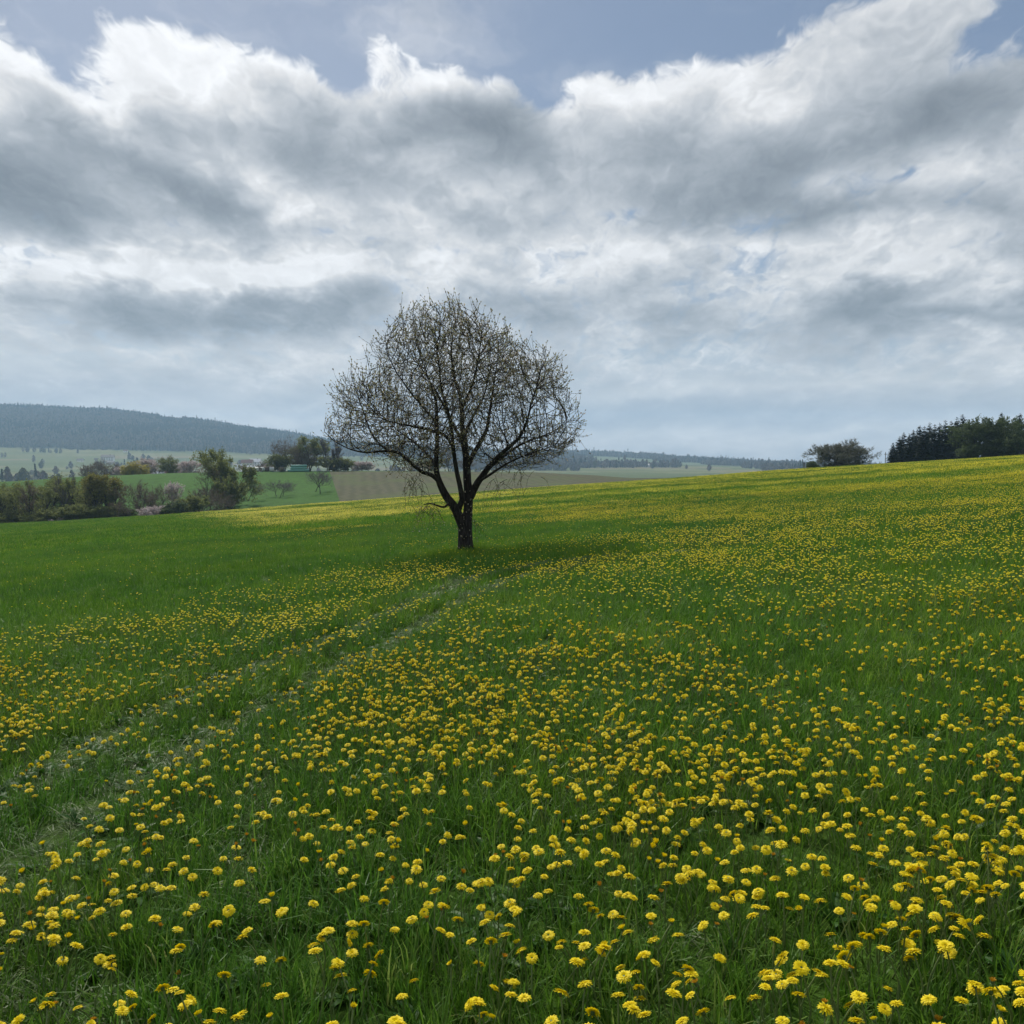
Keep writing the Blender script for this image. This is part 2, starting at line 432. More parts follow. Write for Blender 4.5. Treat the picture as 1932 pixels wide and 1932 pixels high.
# ------------------------------------------------------------------ mesh builder
class MB:
    def __init__(s): s.v = []; s.f = []
    def tube(s, pts, rad, sides=6, cap=True):
        n0 = len(s.v); pts = [Vector(p) for p in pts]
        ref = Vector((0.31, 0.87, 0.37)).normalized()
        for i, p in enumerate(pts):
            d = (pts[min(i + 1, len(pts) - 1)] - pts[max(i - 1, 0)])
            if d.length < 1e-9: d = Vector((0, 0, 1))
            d.normalize()
            if abs(d.dot(ref)) > 0.95: ref = Vector((0.9, -0.1, 0.4)).normalized()
            u = d.cross(ref).normalized(); w = d.cross(u)
            for k in range(sides):
                a = 2 * math.pi * k / sides
                s.v.append(tuple(p + (u * math.cos(a) + w * math.sin(a)) * rad[i]))
        for i in range(len(pts) - 1):
            for k in range(sides):
                a, b = n0 + i * sides + k, n0 + i * sides + (k + 1) % sides
                s.f.append((a, b, b + sides, a + sides))
        if cap: s.f.append(tuple(n0 + (len(pts) - 1) * sides + k for k in range(sides)))
    def tri(s, a, b, c):
        n = len(s.v); s.v += [tuple(a), tuple(b), tuple(c)]; s.f.append((n, n + 1, n + 2))
    def quad(s, a, b, c, d):
        n = len(s.v); s.v += [tuple(a), tuple(b), tuple(c), tuple(d)]; s.f.append((n, n + 1, n + 2, n + 3))
    def sliver(s, a, b, w, side):
        s.tri(a - side * w * 0.5, a + side * w * 0.5, b)
    def box(s, lo, hi):
        n = len(s.v); (a, b, c), (d, e, f) = lo, hi
        s.v += [(a, b, c), (d, b, c), (d, e, c), (a, e, c), (a, b, f), (d, b, f), (d, e, f), (a, e, f)]
        s.f += [tuple(n + i for i in q) for q in ((3, 2, 1, 0), (4, 5, 6, 7), (0, 1, 5, 4), (1, 2, 6, 5), (2, 3, 7, 6), (3, 0, 4, 7))]
    def mesh(s, name, mat, smooth=False):
        me = bpy.data.meshes.new(name); me.from_pydata(s.v, [], s.f)
        if mat: me.materials.append(mat)
        if smooth: me.polygons.foreach_set('use_smooth', [True] * len(me.polygons))
        me.update()
        return me
    def build(s, name, mat, parent=None, smooth=False):
        return add_obj(name, s.mesh(name, mat, smooth), parent)
def add_obj(name, data, parent=None):
    o = bpy.data.objects.new(name, data); col.objects.link(o)
    if parent is not None: o.parent = parent
    return o
def tag(o, label=None, cat=None, group=None, kind=None):
    if label: o['label'] = label
    if cat: o['category'] = cat
    if group: o['group'] = group
    if kind: o['kind'] = kind
    return o
def copy_tree(o, parent=None):
    c = o.copy(); col.objects.link(c); c.parent = parent
    for ch in list(o.children): copy_tree(ch, c)
    return c
def instancer(name, pts, rot, scl, idx, protos, mat=None):
    """one object whose points carry small plants (geometry nodes)"""
    me = bpy.data.meshes.new(name)
    n = len(pts); me.vertices.add(n)
    me.vertices.foreach_set('co', np.ascontiguousarray(pts, np.float32).ravel())
    for an, ty, key, arr in (('rot', 'FLOAT_VECTOR', 'vector', rot), ('scl', 'FLOAT_VECTOR', 'vector', scl)):
        me.attributes.new(an, ty, 'POINT').data.foreach_set(key, np.ascontiguousarray(arr, np.float32).ravel())
    me.attributes.new('idx', 'INT', 'POINT').data.foreach_set('value', np.ascontiguousarray(idx, np.int32))
    c = bpy.data.collections.new(name + '_kinds')
    for i, pm in enumerate(protos):
        c.objects.link(bpy.data.objects.new('%s_kind_%03d' % (name, i), pm))
    o = add_obj(name, me)
    g = bpy.data.node_groups.new(name, 'GeometryNodeTree')
    g.interface.new_socket('Geometry', in_out='INPUT', socket_type='NodeSocketGeometry')
    g.interface.new_socket('Geometry', in_out='OUTPUT', socket_type='NodeSocketGeometry')
    N = g.nodes.new; L = g.links.new
    gi, go = N('NodeGroupInput'), N('NodeGroupOutput')
    ip = N('GeometryNodeInstanceOnPoints'); ci = N('GeometryNodeCollectionInfo')
    ci.inputs['Collection'].default_value = c; ci.inputs['Separate Children'].default_value = True; ci.inputs['Reset Children'].default_value = True
    def attr(nm, ty):
        a = N('GeometryNodeInputNamedAttribute'); a.data_type = ty; a.inputs['Name'].default_value = nm
        return a.outputs['Attribute']
    er = N('FunctionNodeEulerToRotation')
    L(attr('rot', 'FLOAT_VECTOR'), er.inputs[0]); L(er.outputs[0], ip.inputs['Rotation'])
    L(attr('scl', 'FLOAT_VECTOR'), ip.inputs['Scale']); L(attr('idx', 'INT'), ip.inputs['Instance Index'])
    ip.inputs['Pick Instance'].default_value = True
    L(gi.outputs[0], ip.inputs['Points']); L(ci.outputs[0], ip.inputs['Instance']); L(ip.outputs[0], go.inputs[0])
    md = o.modifiers.new('plants', 'NODES'); md.node_group = g
    return o

# ------------------------------------------------------------------ the ground, one sheet to the horizon
def build_ground():
    th = np.concatenate([np.arange(-180, -40, 4.0), np.arange(-40, 40, 0.22), np.arange(40, 180.01, 4.0)])
    rr = 0.6 * (5600 / 0.6) ** (np.arange(0, 541) / 540.0)
    T, RR = np.meshgrid(np.radians(th), rr)
    x, y = RR * np.sin(T), RR * np.cos(T)
    z = H(x, y)
    ny, nx = x.shape
    co = np.stack([x, y, z], -1).reshape(-1, 3)
    co = np.concatenate([co, [[0, 0, Hs(0, 0)]]])
    i = np.arange(ny - 1)[:, None] * nx + np.arange(nx - 1)[None, :]
    q = np.stack([i, i + 1, i + nx + 1, i + nx], -1).reshape(-1, 4)[:, ::-1]
    cen = np.array([[k + 1, k, len(co) - 1] for k in range(nx - 1)])[:, ::-1]
    me = bpy.data.meshes.new('ground')
    me.vertices.add(len(co)); me.vertices.foreach_set('co', co.astype(np.float32).ravel())
    nl = q.size + cen.size
    me.loops.add(nl); me.loops.foreach_set('vertex_index', np.concatenate([q.ravel(), cen.ravel()]).astype(np.int32))
    me.polygons.add(len(q) + len(cen))
    me.polygons.foreach_set('loop_start', np.concatenate([np.arange(len(q)) * 4, len(q) * 4 + np.arange(len(cen)) * 3]).astype(np.int32))
    me.polygons.foreach_set('use_smooth', np.ones(len(q) + len(cen), bool))
    me.update(calc_edges=True)
    # what grows where
    X = 966 + FPX * np.tan(np.clip(T, R(-60), R(60)))
    d = RR * np.cos(np.clip(T, R(-42), R(42)))
    c = np.zeros((ny, nx, 3))
    c[:] = (0.048, 0.100, 0.012)                                   # the flower field
    def put(mask, colour):
        c[:] = c * (1 - mask[..., None]) + np.asarray(colour) * mask[..., None]
    n1 = wn(x, y, 40, 401, 4)
    put(smooth01((d - 172) / 12.0), (0.044, 0.112, 0.013))          # opposite meadow
    put(smooth01((d - 330) / 60.0), (0.11, 0.15, 0.06))            # valley pastures
    # strip fields of the valley, laid along the slope
    u = x + 0.25 * y; v = y - 0.3 * x
    fi, fj = np.floor(v / 95.0 + 0.3 * wn(x, y, 600, 405, 2)), np.floor(u / 210.0 + 0.37 * np.floor(v / 95.0))
    hsh = (np.sin(fi * 127.1 + fj * 311.7) * 43758.5453) % 1.0
    pal = np.array([(0.10, 0.15, 0.055), (0.15, 0.19, 0.09), (0.085, 0.135, 0.045), (0.17, 0.18, 0.11), (0.12, 0.16, 0.06), (0.075, 0.12, 0.04)])
    fm = smooth01((d - 700) / 200) * (1 - smooth01((d - 2320) / 60))
    fc = pal[(hsh * 6).astype(int)] * np.array([1.05, 0.86, 0.75])
    c[:] = c * (1 - fm[..., None]) + fc * fm[..., None]
    put(smooth01((d - 2290 - 40 * n1) / 50), (0.045, 0.05, 0.032)) # forest floor
    # clearings on the right-hand hills
    clr = smooth01((wn(x, y, 420, 407, 3) - 0.02) / 0.15) * smooth01((X - 950) / 150) * smooth01((d - 2300) / 100) * (1 - smooth01((d - 3050) / 200))
    put(clr, (0.12, 0.15, 0.075))
    td = track_dist(x, y)
    put((1 - smooth01((td - 0.08) / 0.12)) * (d < 40) * 0.4, (0.055, 0.085, 0.022))
    c *= (1 + 0.16 * n1 + 0.12 * wn(x, y, 3.0, 409, 3))[..., None]
    ca = me.color_attributes.new('cover', 'FLOAT_COLOR', 'POINT')
    cc = np.concatenate([np.concatenate([c.reshape(-1, 3), np.ones((ny * nx, 1))], 1), [[0.034, 0.082, 0.010, 1]]])
    ca.data.foreach_set('color', np.clip(cc, 0.005, 1).astype(np.float32).ravel())
    m, t = new_mat('ground cover')
    a = t.node('ShaderNodeAttribute', attribute_name='cover')
    p = pos(t)
    n = t.noise(p, 14.0, 6, 0.65); n2 = t.noise(p, 0.45, 4, 0.6)
    cm = t.vmath('SCALE', a.outputs['Color'], t.smooth(n, 0.25, 0.75, 0.62, 1.35) * t.smooth(n2, 0.3, 0.7, 0.85, 1.15))
    finish(m, t, principled(t, cm, 0.95, 0.1, bump(t, n, 0.8, 0.05)))
    me.materials.append(m)
    return tag(add_obj('ground', me), kind='structure', label='rolling ground under the meadow, valley and wooded hills')
ground = build_ground()

def sheet(name, Xa, Xb, d0, d1, mat, label, lift=0.06, n=70, na=24):
    """a field draped on the ground between two bearings and two depths; Xa, Xb give (far, near) columns"""
    vv, ff = [], []
    for j in range(na + 1):
        f = j / na; y = d0 + (d1 - d0) * f
        xa = Xa[1] + (Xa[0] - Xa[1]) * f; xb = Xb[1] + (Xb[0] - Xb[1]) * f
        X = np.linspace(xa, xb, n + 1); x = (X - 966) / FPX * y
        z = H(x, np.full_like(x, y)) + lift
        vv += [(float(a), y, float(b)) for a, b in zip(x, z)]
    for j in range(na):
        for i in range(n):
            k = j * (n + 1) + i; ff.append((k, k + 1, k + n + 2, k + n + 1))
    me = bpy.data.meshes.new(name); me.from_pydata(vv, [], ff); me.materials.append(mat)
    me.polygons.foreach_set('use_smooth', [True] * len(ff)); me.update()
    return tag(add_obj(name, me), kind='structure', label=label)
def plough_mat():
    m, t = new_mat('ploughed soil')
    p = pos(t); x, y, z = t.sep(p)
    u = x * 0.985 + y * 0.17
    f = t.math('SINE', u * 2.1 + t.noise(p, 0.2, 3) * 9.0)
    n = t.noise(p, 1.3, 6, 0.65); n2 = t.noise(p, 0.06, 3, 0.6)
    c = t.mix(t.smooth(f + (n - 0.5) * 2.6, -0.9, 1.0), (0.072, 0.074, 0.040), (0.094, 0.092, 0.052))
    c = t.mix(t.smooth(n2 + (n - 0.5) * 0.3, 0.46, 0.66), c, (0.085, 0.105, 0.040))
    return finish(m, t, principled(t, c, 0.95, 0.1, bump(t, f, 0.25, 0.08)))
sheet('ploughed_field', (621, 642), (1262, 1290), 193, 297, plough_mat(), 'brown ploughed field with faint furrows behind the flower field')

# ------------------------------------------------------------------ grass
rng = np.random.default_rng(7)
prng = random.Random(11)
M_GRASS = leafy('grass blades', [(0.0, (0.032, 0.102, 0.010)), (0.4, (0.062, 0.170, 0.017)), (0.72, (0.102, 0.232, 0.027)), (0.9, (0.17, 0.28, 0.06)), (1.0, (0.30, 0.34, 0.14))], 0.45, 0.5, 0.22, (1.45, 1.15, 0.92), 0.33, var_island=0.6)
M_FLAT = leafy('trodden grass', [(0.0, (0.065, 0.125, 0.028)), (0.5, (0.12, 0.18, 0.056)), (1.0, (0.21, 0.25, 0.11))], 0.3, 0.5, 0.25, var_island=0.5)
M_LEAF = leafy('dandelion leaves', [(0.0, (0.028, 0.095, 0.010)), (1.0, (0.055, 0.140, 0.016))], 0.35, 0.5, 0.2)

def blade(mb, base, az, length, width, lean, curl, seg=3):
    d = Vector((math.cos(az), math.sin(az), 0)); sd = Vector((-d.y, d.x, 0))
    p = Vector(base); ang = lean; n0 = len(mb.v)
    for i in range(seg):
        w = width * (1 - (i / seg) ** 1.6) * 0.5
        mb.v += [tuple(p - sd * w), tuple(p + sd * w)]
        p = p + (d * math.sin(ang) + Vector((0, 0, math.cos(ang)))) * (length / seg)
        ang += curl / seg
    mb.v.append(tuple(p))
    for i in range(seg - 1):
        a = n0 + 2 * i; mb.f.append((a, a + 1, a + 3, a + 2))
    a = n0 + 2 * (seg - 1); mb.f.append((a, a + 1, n0 + 2 * seg))
def clump(seed, n, rad, lmin, lmax, width, lean=0.28, curl=0.8, seg=3, comb=None, mat=None):
    r = random.Random(seed); mb = MB()
    for _ in range(n):
        a = r.uniform(0, 6.283); q = rad * math.sqrt(r.random())
        az = a + r.gauss(0, 0.9) if comb is None else comb + r.gauss(0, 0.7)
        L = r.uniform(lmin, lmax) * (0.75 + 0.5 * r.random() ** 2)
        blade(mb, (q * math.cos(a), q * math.sin(a), -0.01), az, L, width * r.uniform(0.7, 1.35),
              abs(r.gauss(0, lean)) if comb is None else r.uniform(0.7, 1.25), r.uniform(0.1, curl * 1.8), seg)
    return mb.mesh('grass_clump', mat or M_GRASS)
def rosette(seed, n, L):
    """toothed basal leaves of a dandelion"""
    r = random.Random(seed); mb = MB()
    for i in range(n):
        az = 6.283 * i / n + r.gauss(0, 0.3); d = Vector((math.cos(az), math.sin(az), 0)); sd = Vector((-d.y, d.x, 0))
        l = L * r.uniform(0.7, 1.2); up = r.uniform(0.5, 1.1); p = Vector((0, 0, 0.0)); seg = 6; n0 = len(mb.v)
        for k in range(seg + 1):
            f = k / seg
            w = (0.004 + 0.020 * math.sin(math.pi * min(1, f * 0.9 + 0.08)) * (1.0 if k % 2 else 0.55)) * L / 0.14
            mb.v += [tuple(p - sd * w + Vector((0, 0, 0.3 * w))), tuple(p), tuple(p + sd * w + Vector((0, 0, 0.3 * w)))]
            ang = up - f * 1.1
            p = p + (d * math.cos(ang) + Vector((0, 0, math.sin(ang)))) * l / seg
        for k in range(seg):
            a = n0 + 3 * k; mb.f += [(a, a + 1, a + 4, a + 3), (a + 1, a + 2, a + 5, a + 4)]
    return mb.mesh('leaf_rosette', M_LEAF)

protos = []
def addp(*ms):
    i = len(protos); protos.extend(ms); return (i, len(ms))
G_NEAR = addp(*[clump(100 + i, 26, 0.065, 0.11, 0.24, 0.0066, 0.26, 0.8) for i in range(6)])
G_BENT = addp(*[clump(200 + i, 20, 0.09, 0.16, 0.32, 0.0068, 0.6, 1.7, 4) for i in range(4)])
G_ROS = addp(*[rosette(300 + i, 7, 0.12) for i in range(3)])
G_FLAT = addp(*[clump(400 + i, 30, 0.09, 0.07, 0.16, 0.0060, comb=R(40), mat=M_FLAT) for i in range(3)])
G_MID = addp(*[clump(500 + i, 46, 0.20, 0.10, 0.22, 0.0105, 0.30, 0.8, 3) for i in range(5)])
G_MFLAT = addp(*[clump(550 + i, 40, 0.18, 0.05, 0.12, 0.012, comb=R(40), mat=M_FLAT) for i in range(2)])
G_FAR = addp(*[clump(600 + i, 60, 0.62, 0.10, 0.22, 0.030, 0.30, 0.6, 2) for i in range(4)])

def scatter(y0, y1, dens, half=0.66, extra=2.6):
    """even random points of the field between two depths, some metres wider than the view"""
    n = rng.poisson(dens * (half * (y1 * y1 - y0 * y0) + 2 * extra * (y1 - y0)))
    yy = np.linspace(y0, y1, 400); cdf = half * (yy * yy - y0 * y0) + 2 * extra * (yy - y0)
    y = np.interp(rng.uniform(0, cdf[-1], n), cdf, yy); x = rng.uniform(-1, 1, n) * (half * y + extra)
    return x, y
P, Ro, Sc, Ix = [], [], [], []
def lay(x, y, kind, s, tilt=0.12, sink=0.0):
    n = len(x)
    P.append(np.stack([x, y, H(x, y) - sink], -1))
    Ro.append(np.stack([rng.normal(0, tilt, n), rng.normal(0, tilt, n), rng.uniform(0, 6.283, n)], -1))
    Sc.append(np.stack([s, s, s * rng.uniform(0.8, 1.2, n)], -1)); Ix.append(rng.integers(kind[0], kind[0] + kind[1], n))
def tall(x, y):      # lush and thin patches
    return 0.86 + 0.42 * wn(x, y, 0.5, 501, 3) + 0.36 * wn(x, y, 2.2, 502, 3)
for (y0, y1, dn, kn, kb) in ((0.7, 13, 95, G_NEAR, G_BENT),):
    x, y = scatter(y0, y1, dn); td = track_dist(x, y); tl = tall(x, y)
    tr = td < 0.19 + 0.05 * wn(x, y, 0.5, 503)
    keep = ~tr & (wn(x, y, 0.28, 505, 2) > -0.32)
    lay(x[keep], y[keep], kn, np.clip(tl[keep], 0.45, 1.5))
    f = tr & (rng.random(len(x)) < 0.95); lay(x[f], y[f], G_FLAT, rng.uniform(0.6, 1.0, f.sum()), 0.15)
    lay(x[tr], y[tr], kn, rng.uniform(0.28, 0.46, tr.sum()), 0.25)
    x, y = scatter(y0, y1, 34); td = track_dist(x, y); k = (td > 0.16)
    lay(x[k], y[k], kb, np.clip(tall(x[k], y[k]), 0.5, 1.5))
    # combed, flattened grass in the lower left corner and in a few lodged patches
    x, y = scatter(y0, 9, 60)
    k = (wn(x, y, 0.9, 507, 3) + 0.55 * smooth01((0.28 - track_dist(x, y, [LODGED])) / 0.25) + 0.35 * smooth01((-x - 0.5) / 1.5) * smooth01((5.5 - y) / 2) > 0.42)
    lay(x[k], y[k], G_FLAT, rng.uniform(0.8, 1.4, k.sum()), 0.2)
    x, y = scatter(1.5, y1, 11); lay(x, y, G_ROS, rng.uniform(0.5, 1.1, len(x)), 0.1)
x, y = scatter(12, 44, 34); td = track_dist(x, y); tr = td < 0.24
lay(x[~tr], y[~tr], G_MID, np.clip(tall(x, y)[~tr] + 0.35 * wn(x, y, 5.5, 509, 3)[~tr], 0.45, 1.6))
k = tr & (y < 30); lay(x[k], y[k], G_MFLAT, rng.uniform(0.8, 1.2, k.sum()), 0.12)
x, y = scatter(40, 175, 3.2); lay(x, y, G_FAR, rng.uniform(0.7, 1.2, len(x)), 0.08)
# rank grass round the foot of the tree
TREE_Y = 20.7
tree_at = at(878, TREE_Y)
a_ = rng.uniform(0, 6.283, 260); q_ = np.abs(rng.normal(0.30, 0.30, 260)) + 0.12
lay(tree_at.x + q_ * np.cos(a_), tree_at.y + q_ * np.sin(a_), G_MID, rng.uniform(0.4, 1.05, 260))
lay(np.array([(ground_hit(*p))[0] for p in ((380, 1108), (395, 1106), (1980, 955), (720, 1072), (735, 1075), (1690, 958))]),
    np.array([(ground_hit(*p))[1] for p in ((380, 1108), (395, 1106), (1980, 955), (720, 1072), (735, 1075), (1690, 958))]), G_MID, np.full(6, 1.6))
grass = instancer('grass', np.concatenate(P), np.concatenate(Ro), np.concatenate(Sc), np.concatenate(Ix), protos)
tag(grass, 'green meadow grass covering the whole field', 'grass', kind='stuff')
print('grass clumps', sum(len(p) for p in P))

# ------------------------------------------------------------------ dandelions
def petal_mat(name, a, b):
    m, t = new_mat(name)
    i = E(t, t.node('ShaderNodeNewGeometry').outputs['Random Per Island'])
    c = t.mix(i, a, b)
    bs = principled(t, c, 0.6, 0.25); tr = t.node('ShaderNodeBsdfTranslucent'); t.put(tr.inputs[0], c)
    mx = t.node('ShaderNodeMixShader'); mx.inputs[0].default_value = 0.25
    m.node_tree.links.new(bs.outputs[0], mx.inputs[1]); m.node_tree.links.new(tr.outputs[0], mx.inputs[2])
    return finish(m, t, mx)
M_PET = petal_mat('dandelion petals', (0.82, 0.65, 0.004), (0.90, 0.75, 0.010))
M_OLD = petal_mat('withered dandelion', (0.42, 0.20, 0.012), (0.62, 0.36, 0.015))
M_STEM = plain('dandelion stem', (0.13, 0.18, 0.05), 0.5, 0.4, 0.2, 20)
M_BRACT = plain('dandelion bracts', (0.07, 0.12, 0.03), 0.6, 0.3, 0.25, 60)
def head_mesh(seed, rad, rings, dome, mat, droop=0.35, width=0.0042, ragged=0.12):
    """strap-shaped florets in rings; top of the stem is the origin"""
    r = random.Random(seed); mb = MB()
    for (n, f0, elev, zoff) in rings:
        for i in range(n):
            az = 6.283 * (i + 0.5 * r.random()) / n; d = Vector((math.cos(az), math.sin(az), 0)); sd = Vector((-d.y, d.x, 0))
            L = rad * f0 * r.uniform(1 - ragged, 1 + ragged); e = elev + r.gauss(0, 0.09)
            p0 = Vector((0, 0, zoff)) + d * 0.003
            p1 = p0 + (d * math.cos(e) + Vector((0, 0, math.sin(e)))) * L * 0.6
            e2 = e - droop * r.uniform(0.7, 1.3)
            p2 = p1 + (d * math.cos(e2) + Vector((0, 0, math.sin(e2)))) * L * 0.4
            w = width * r.uniform(0.8, 1.2); n0 = len(mb.v)
            mb.v += [tuple(p0 - sd * w * 0.3), tuple(p0 + sd * w * 0.3), tuple(p1 - sd * w * 0.55), tuple(p1 + sd * w * 0.55), tuple(p2 - sd * w * 0.4), tuple(p2 + sd * w * 0.4)]
            mb.f += [(n0, n0 + 1, n0 + 3, n0 + 2), (n0 + 2, n0 + 3, n0 + 5, n0 + 4)]
    return mb.mesh('flower_head', mat)
OPEN = [(26, 1.0, 0.05, 0.004), (24, 0.92, 0.26, 0.005), (20, 0.76, 0.52, 0.006), (14, 0.56, 0.85, 0.006), (8, 0.42, 1.25, 0.006)]
FLATR = [(26, 1.0, -0.05, 0.004), (24, 0.94, 0.16, 0.005), (20, 0.74, 0.42, 0.006), (12, 0.52, 0.8, 0.006)]
HALF = [(20, 0.95, 0.95, 0.003), (18, 0.92, 1.15, 0.003), (12, 0.85, 1.35, 0.003)]
heads = [head_mesh(1, 0.0225, OPEN, 1, M_PET), head_mesh(2, 0.0225, OPEN, 1, M_PET, 0.6), head_mesh(3, 0.023, FLATR, 1, M_PET, 0.3), head_mesh(4, 0.022, OPEN, 1, M_PET, 0.5, 0.0046, 0.2),
         head_mesh(5, 0.020, HALF, 1, M_PET, 0.1), head_mesh(6, 0.015, HALF, 1, M_OLD, 0.0, 0.003, 0.3)]
def bract_mesh(seed, rad=0.0075):
    r = random.Random(seed); mb = MB()
    mb.tube([(0, 0, -0.010), (0, 0, -0.006), (0, 0, 0.002), (0, 0, 0.007)], [0.002, rad * 0.8, rad, rad * 0.9], 8, True)
    for i in range(9):
        az = 6.283 * i / 9; d = Vector((math.cos(az), math.sin(az), 0)); sd = Vector((-d.y, d.x, 0)); p = d * rad * 0.8 + Vector((0, 0, -0.005))
        mb.tri(p - sd * 0.002, p + sd * 0.002, p + d * 0.007 + Vector((0, 0, -0.009 + 0.004 * r.random())))
    return mb.mesh('bracts', M_BRACT)
bracts = bract_mesh(1)
def stem_mesh(seed):
    """unit-height stem, slightly bent; stretched to each flower's height"""
    r = random.Random(seed); mb = MB(); bx, by = r.uniform(-0.12, 0.12), r.uniform(-0.12, 0.12)
    pts = [(bx * math.sin(math.pi * f) * 0.35, by * math.sin(math.pi * f) * 0.35, f) for f in (0, 0.3, 0.6, 0.85, 1.0)]
    mb.tube(pts, [0.0030, 0.0028, 0.0026, 0.0024, 0.0024], 5, False)
    return mb.mesh('stem', M_STEM, True)
stems = [stem_mesh(i) for i in range(4)]

def flower_density(x, y):
    z = H(x, y); X, Y = proj(x, y, z)
    jx = 160 * wn(x, y, 1.8, 521, 4) + rng.normal(0, 45, len(x)); jy = (60 * wn(x, y, 1.8, 522, 4) + rng.normal(0, 18, len(x))) * np.clip(12 / y, 0.10, 1.0)
    bare = inside_poly(X + jx, Y + jy, BARE)
    D = np.interp(y, [2, 6, 12, 25, 60, 170], [160, 165, 122, 95, 120, 112])
    n = wn(x, y, 0.8, 523, 3); nb = wn(x, y, 3.2, 524, 3); ns = wn(x * 0.35, y * 0.8, 7.0, 525, 4)
    k = np.where(y < 5.5, np.clip(1.0 + 1.2 * n + 0.6 * nb, 0.12, 2.3), np.clip(0.85 + 1.9 * n + 1.3 * nb, 0.02, 3.0)) * np.where(y > 14, np.clip(0.85 + 3.0 * ns, 0.03, 3.0), 1.0)
    k = np.where(bare, 0.012 + 0.05 * (n > 0.35), k)
    # poorer strips on the rising ground to the right, and a green strip below the crest
    def soft(cx, cy, sx, sy): return np.exp(-0.5 * (((X - cx) / sx) ** 2 + ((Y - cy) / sy) ** 2))
    k *= (1 - 0.75 * soft(1350, 945, 260, 13)) * (1 - 0.6 * soft(1300, 1045, 230, 14)) * (1 - 0.5 * soft(1780, 935, 160, 10)) * (1 - 0.7 * soft(1700, 1390, 220, 40)) * (1 - 0.3 * soft(60, 1640, 150, 70))  * (1 - 0.72 * soft(1250, 1190, 260, 50)) * (1 - 0.75 * soft(1650, 1250, 280, 45))
    k *= (1 + 1.1 * soft(650, 975, 330, 20)) * (1 + 0.5 * soft(1500, 1060, 300, 20)) * (1 + 0.35 * soft(900, 1480, 500, 60))
    td = track_dist(x, y)
    return D * k * np.clip((td - 0.16) / 0.18, 0.04, 1) * (1 - 0.55 * smooth01((0.30 - track_dist(x, y, [LODGED])) / 0.2))
def flowers(y0, y1, dmax, half=0.66):
    x, y = scatter(y0, y1, dmax, half)
    k = rng.random(len(x)) * dmax < flower_density(x, y)
    return x[k], y[k]
x1, y1 = flowers(1.1, 15, 380)
zz = H(x1, y1); X_, Y_ = proj(x1, y1, zz + 0.2)
n1 = len(x1)
height = np.clip(0.19 + 0.035 * wn(x1, y1, 0.7, 531, 2) + rng.normal(0, 0.035, n1), 0.07, 0.32)
lean = np.abs(rng.normal(0, 0.14, n1)); laz = rng.uniform(0, 6.283, n1)
size = rng.uniform(0.78, 1.16, n1) * np.interp(y1, [2.4, 3.5, 6, 12], [0.78, 0.70, 0.60, 0.56])
kindf = rng.choice(6, n1, p=[0.28, 0.24, 0.20, 0.14, 0.07, 0.07])
inview = (X_ > -10) & (X_ < 1942) & (Y_ < 1945)
order = np.argsort(np.where(inview, y1, 1e9))
chosen = order[:300]
mask = np.ones(n1, bool); mask[chosen] = False
G_FL = 'dandelions blooming closest to the camera'
for i in chosen:
    f = tag(add_obj('dandelion', None), cat='dandelion')
    f.location = (x1[i], y1[i], zz[i]); f.empty_display_size = 0.02
    f.rotation_euler = (0, lean[i], laz[i])
    k = int(kindf[i])
    if k == 5: tag(f, 'withered orange-brown dandelion head in the foreground grass', group='withered dandelions in the foreground')
    elif k == 4: tag(f, 'half-closed yellow dandelion in the foreground grass', group='half-closed dandelions in the foreground')
    elif k == 2: tag(f, 'flat-topped open yellow dandelion in the foreground grass', group='flat-topped dandelions in the foreground')
    else: tag(f, 'domed open yellow dandelion on a thin stem in the foreground grass', group=G_FL)
    s = add_obj('stem', stems[i % 4], f); s.scale = (1, 1, float(height[i]))
    h = add_obj('flower_head', heads[k], f); h.location = (0, 0, float(height[i])); q = float(size[i]); h.scale = (q, q, q * 0.78)
    h.rotation_euler = (Matrix.Rotation(-float(laz[i]), 3, 'Z') @ Matrix.Rotation(float(rng.normal(-0.30, 0.3)), 3, 'X') @ Matrix.Rotation(float(rng.normal(-0.08, 0.3)), 3, 'Y') @ Matrix.Rotation(float(rng.uniform(0, 6.28)), 3, 'Z')).to_euler()
    add_obj('bracts', bracts, h)
# the rest of the flowers
def join(parts, name):
    vs, fs, mats, mi = [], [], [], []
    for me, mt in parts:
        n0 = len(vs); vs += [tuple(mt @ v.co) for v in me.vertices]
        m = me.materials[0]
        if m not in mats: mats.append(m)
        for p in me.polygons: fs.append(tuple(n0 + v for v in p.vertices)); mi.append(mats.index(m))
    o = bpy.data.meshes.new(name); o.from_pydata(vs, [], fs)
    for m in mats: o.materials.append(m)
    o.polygons.foreach_set('material_index', mi); o.update()
    return o
def low_head(seed, mat, flat=1.0):
    flat *= 0.62
    r = random.Random(seed); mb = MB(); n = 9
    top = (0, 0, 0.016 * flat)
    a1 = [(0.013 * math.cos(6.283 * i / n), 0.013 * math.sin(6.283 * i / n), 0.011 * flat) for i in range(n)]
    a2 = [(q * math.cos(6.283 * (i + .5) / n), q * math.sin(6.283 * (i + .5) / n), r.uniform(-0.002, 0.004)) for i in range(n) for q in (0.0225 * r.uniform(0.8, 1.15),)]
    for i in range(n):
        j = (i + 1) % n
        mb.tri(top, a1[i], a1[j]); mb.tri(a1[i], a2[i], a1[j]); mb.tri(a1[j], a2[i], a2[j])
    return mb.mesh('head', mat)
lows = [low_head(1, M_PET), low_head(2, M_PET, 0.7), low_head(3, M_PET, 1.2), low_head(4, M_PET)]
fp = []
def addf(ms): i = len(fp); fp.extend(ms); return i
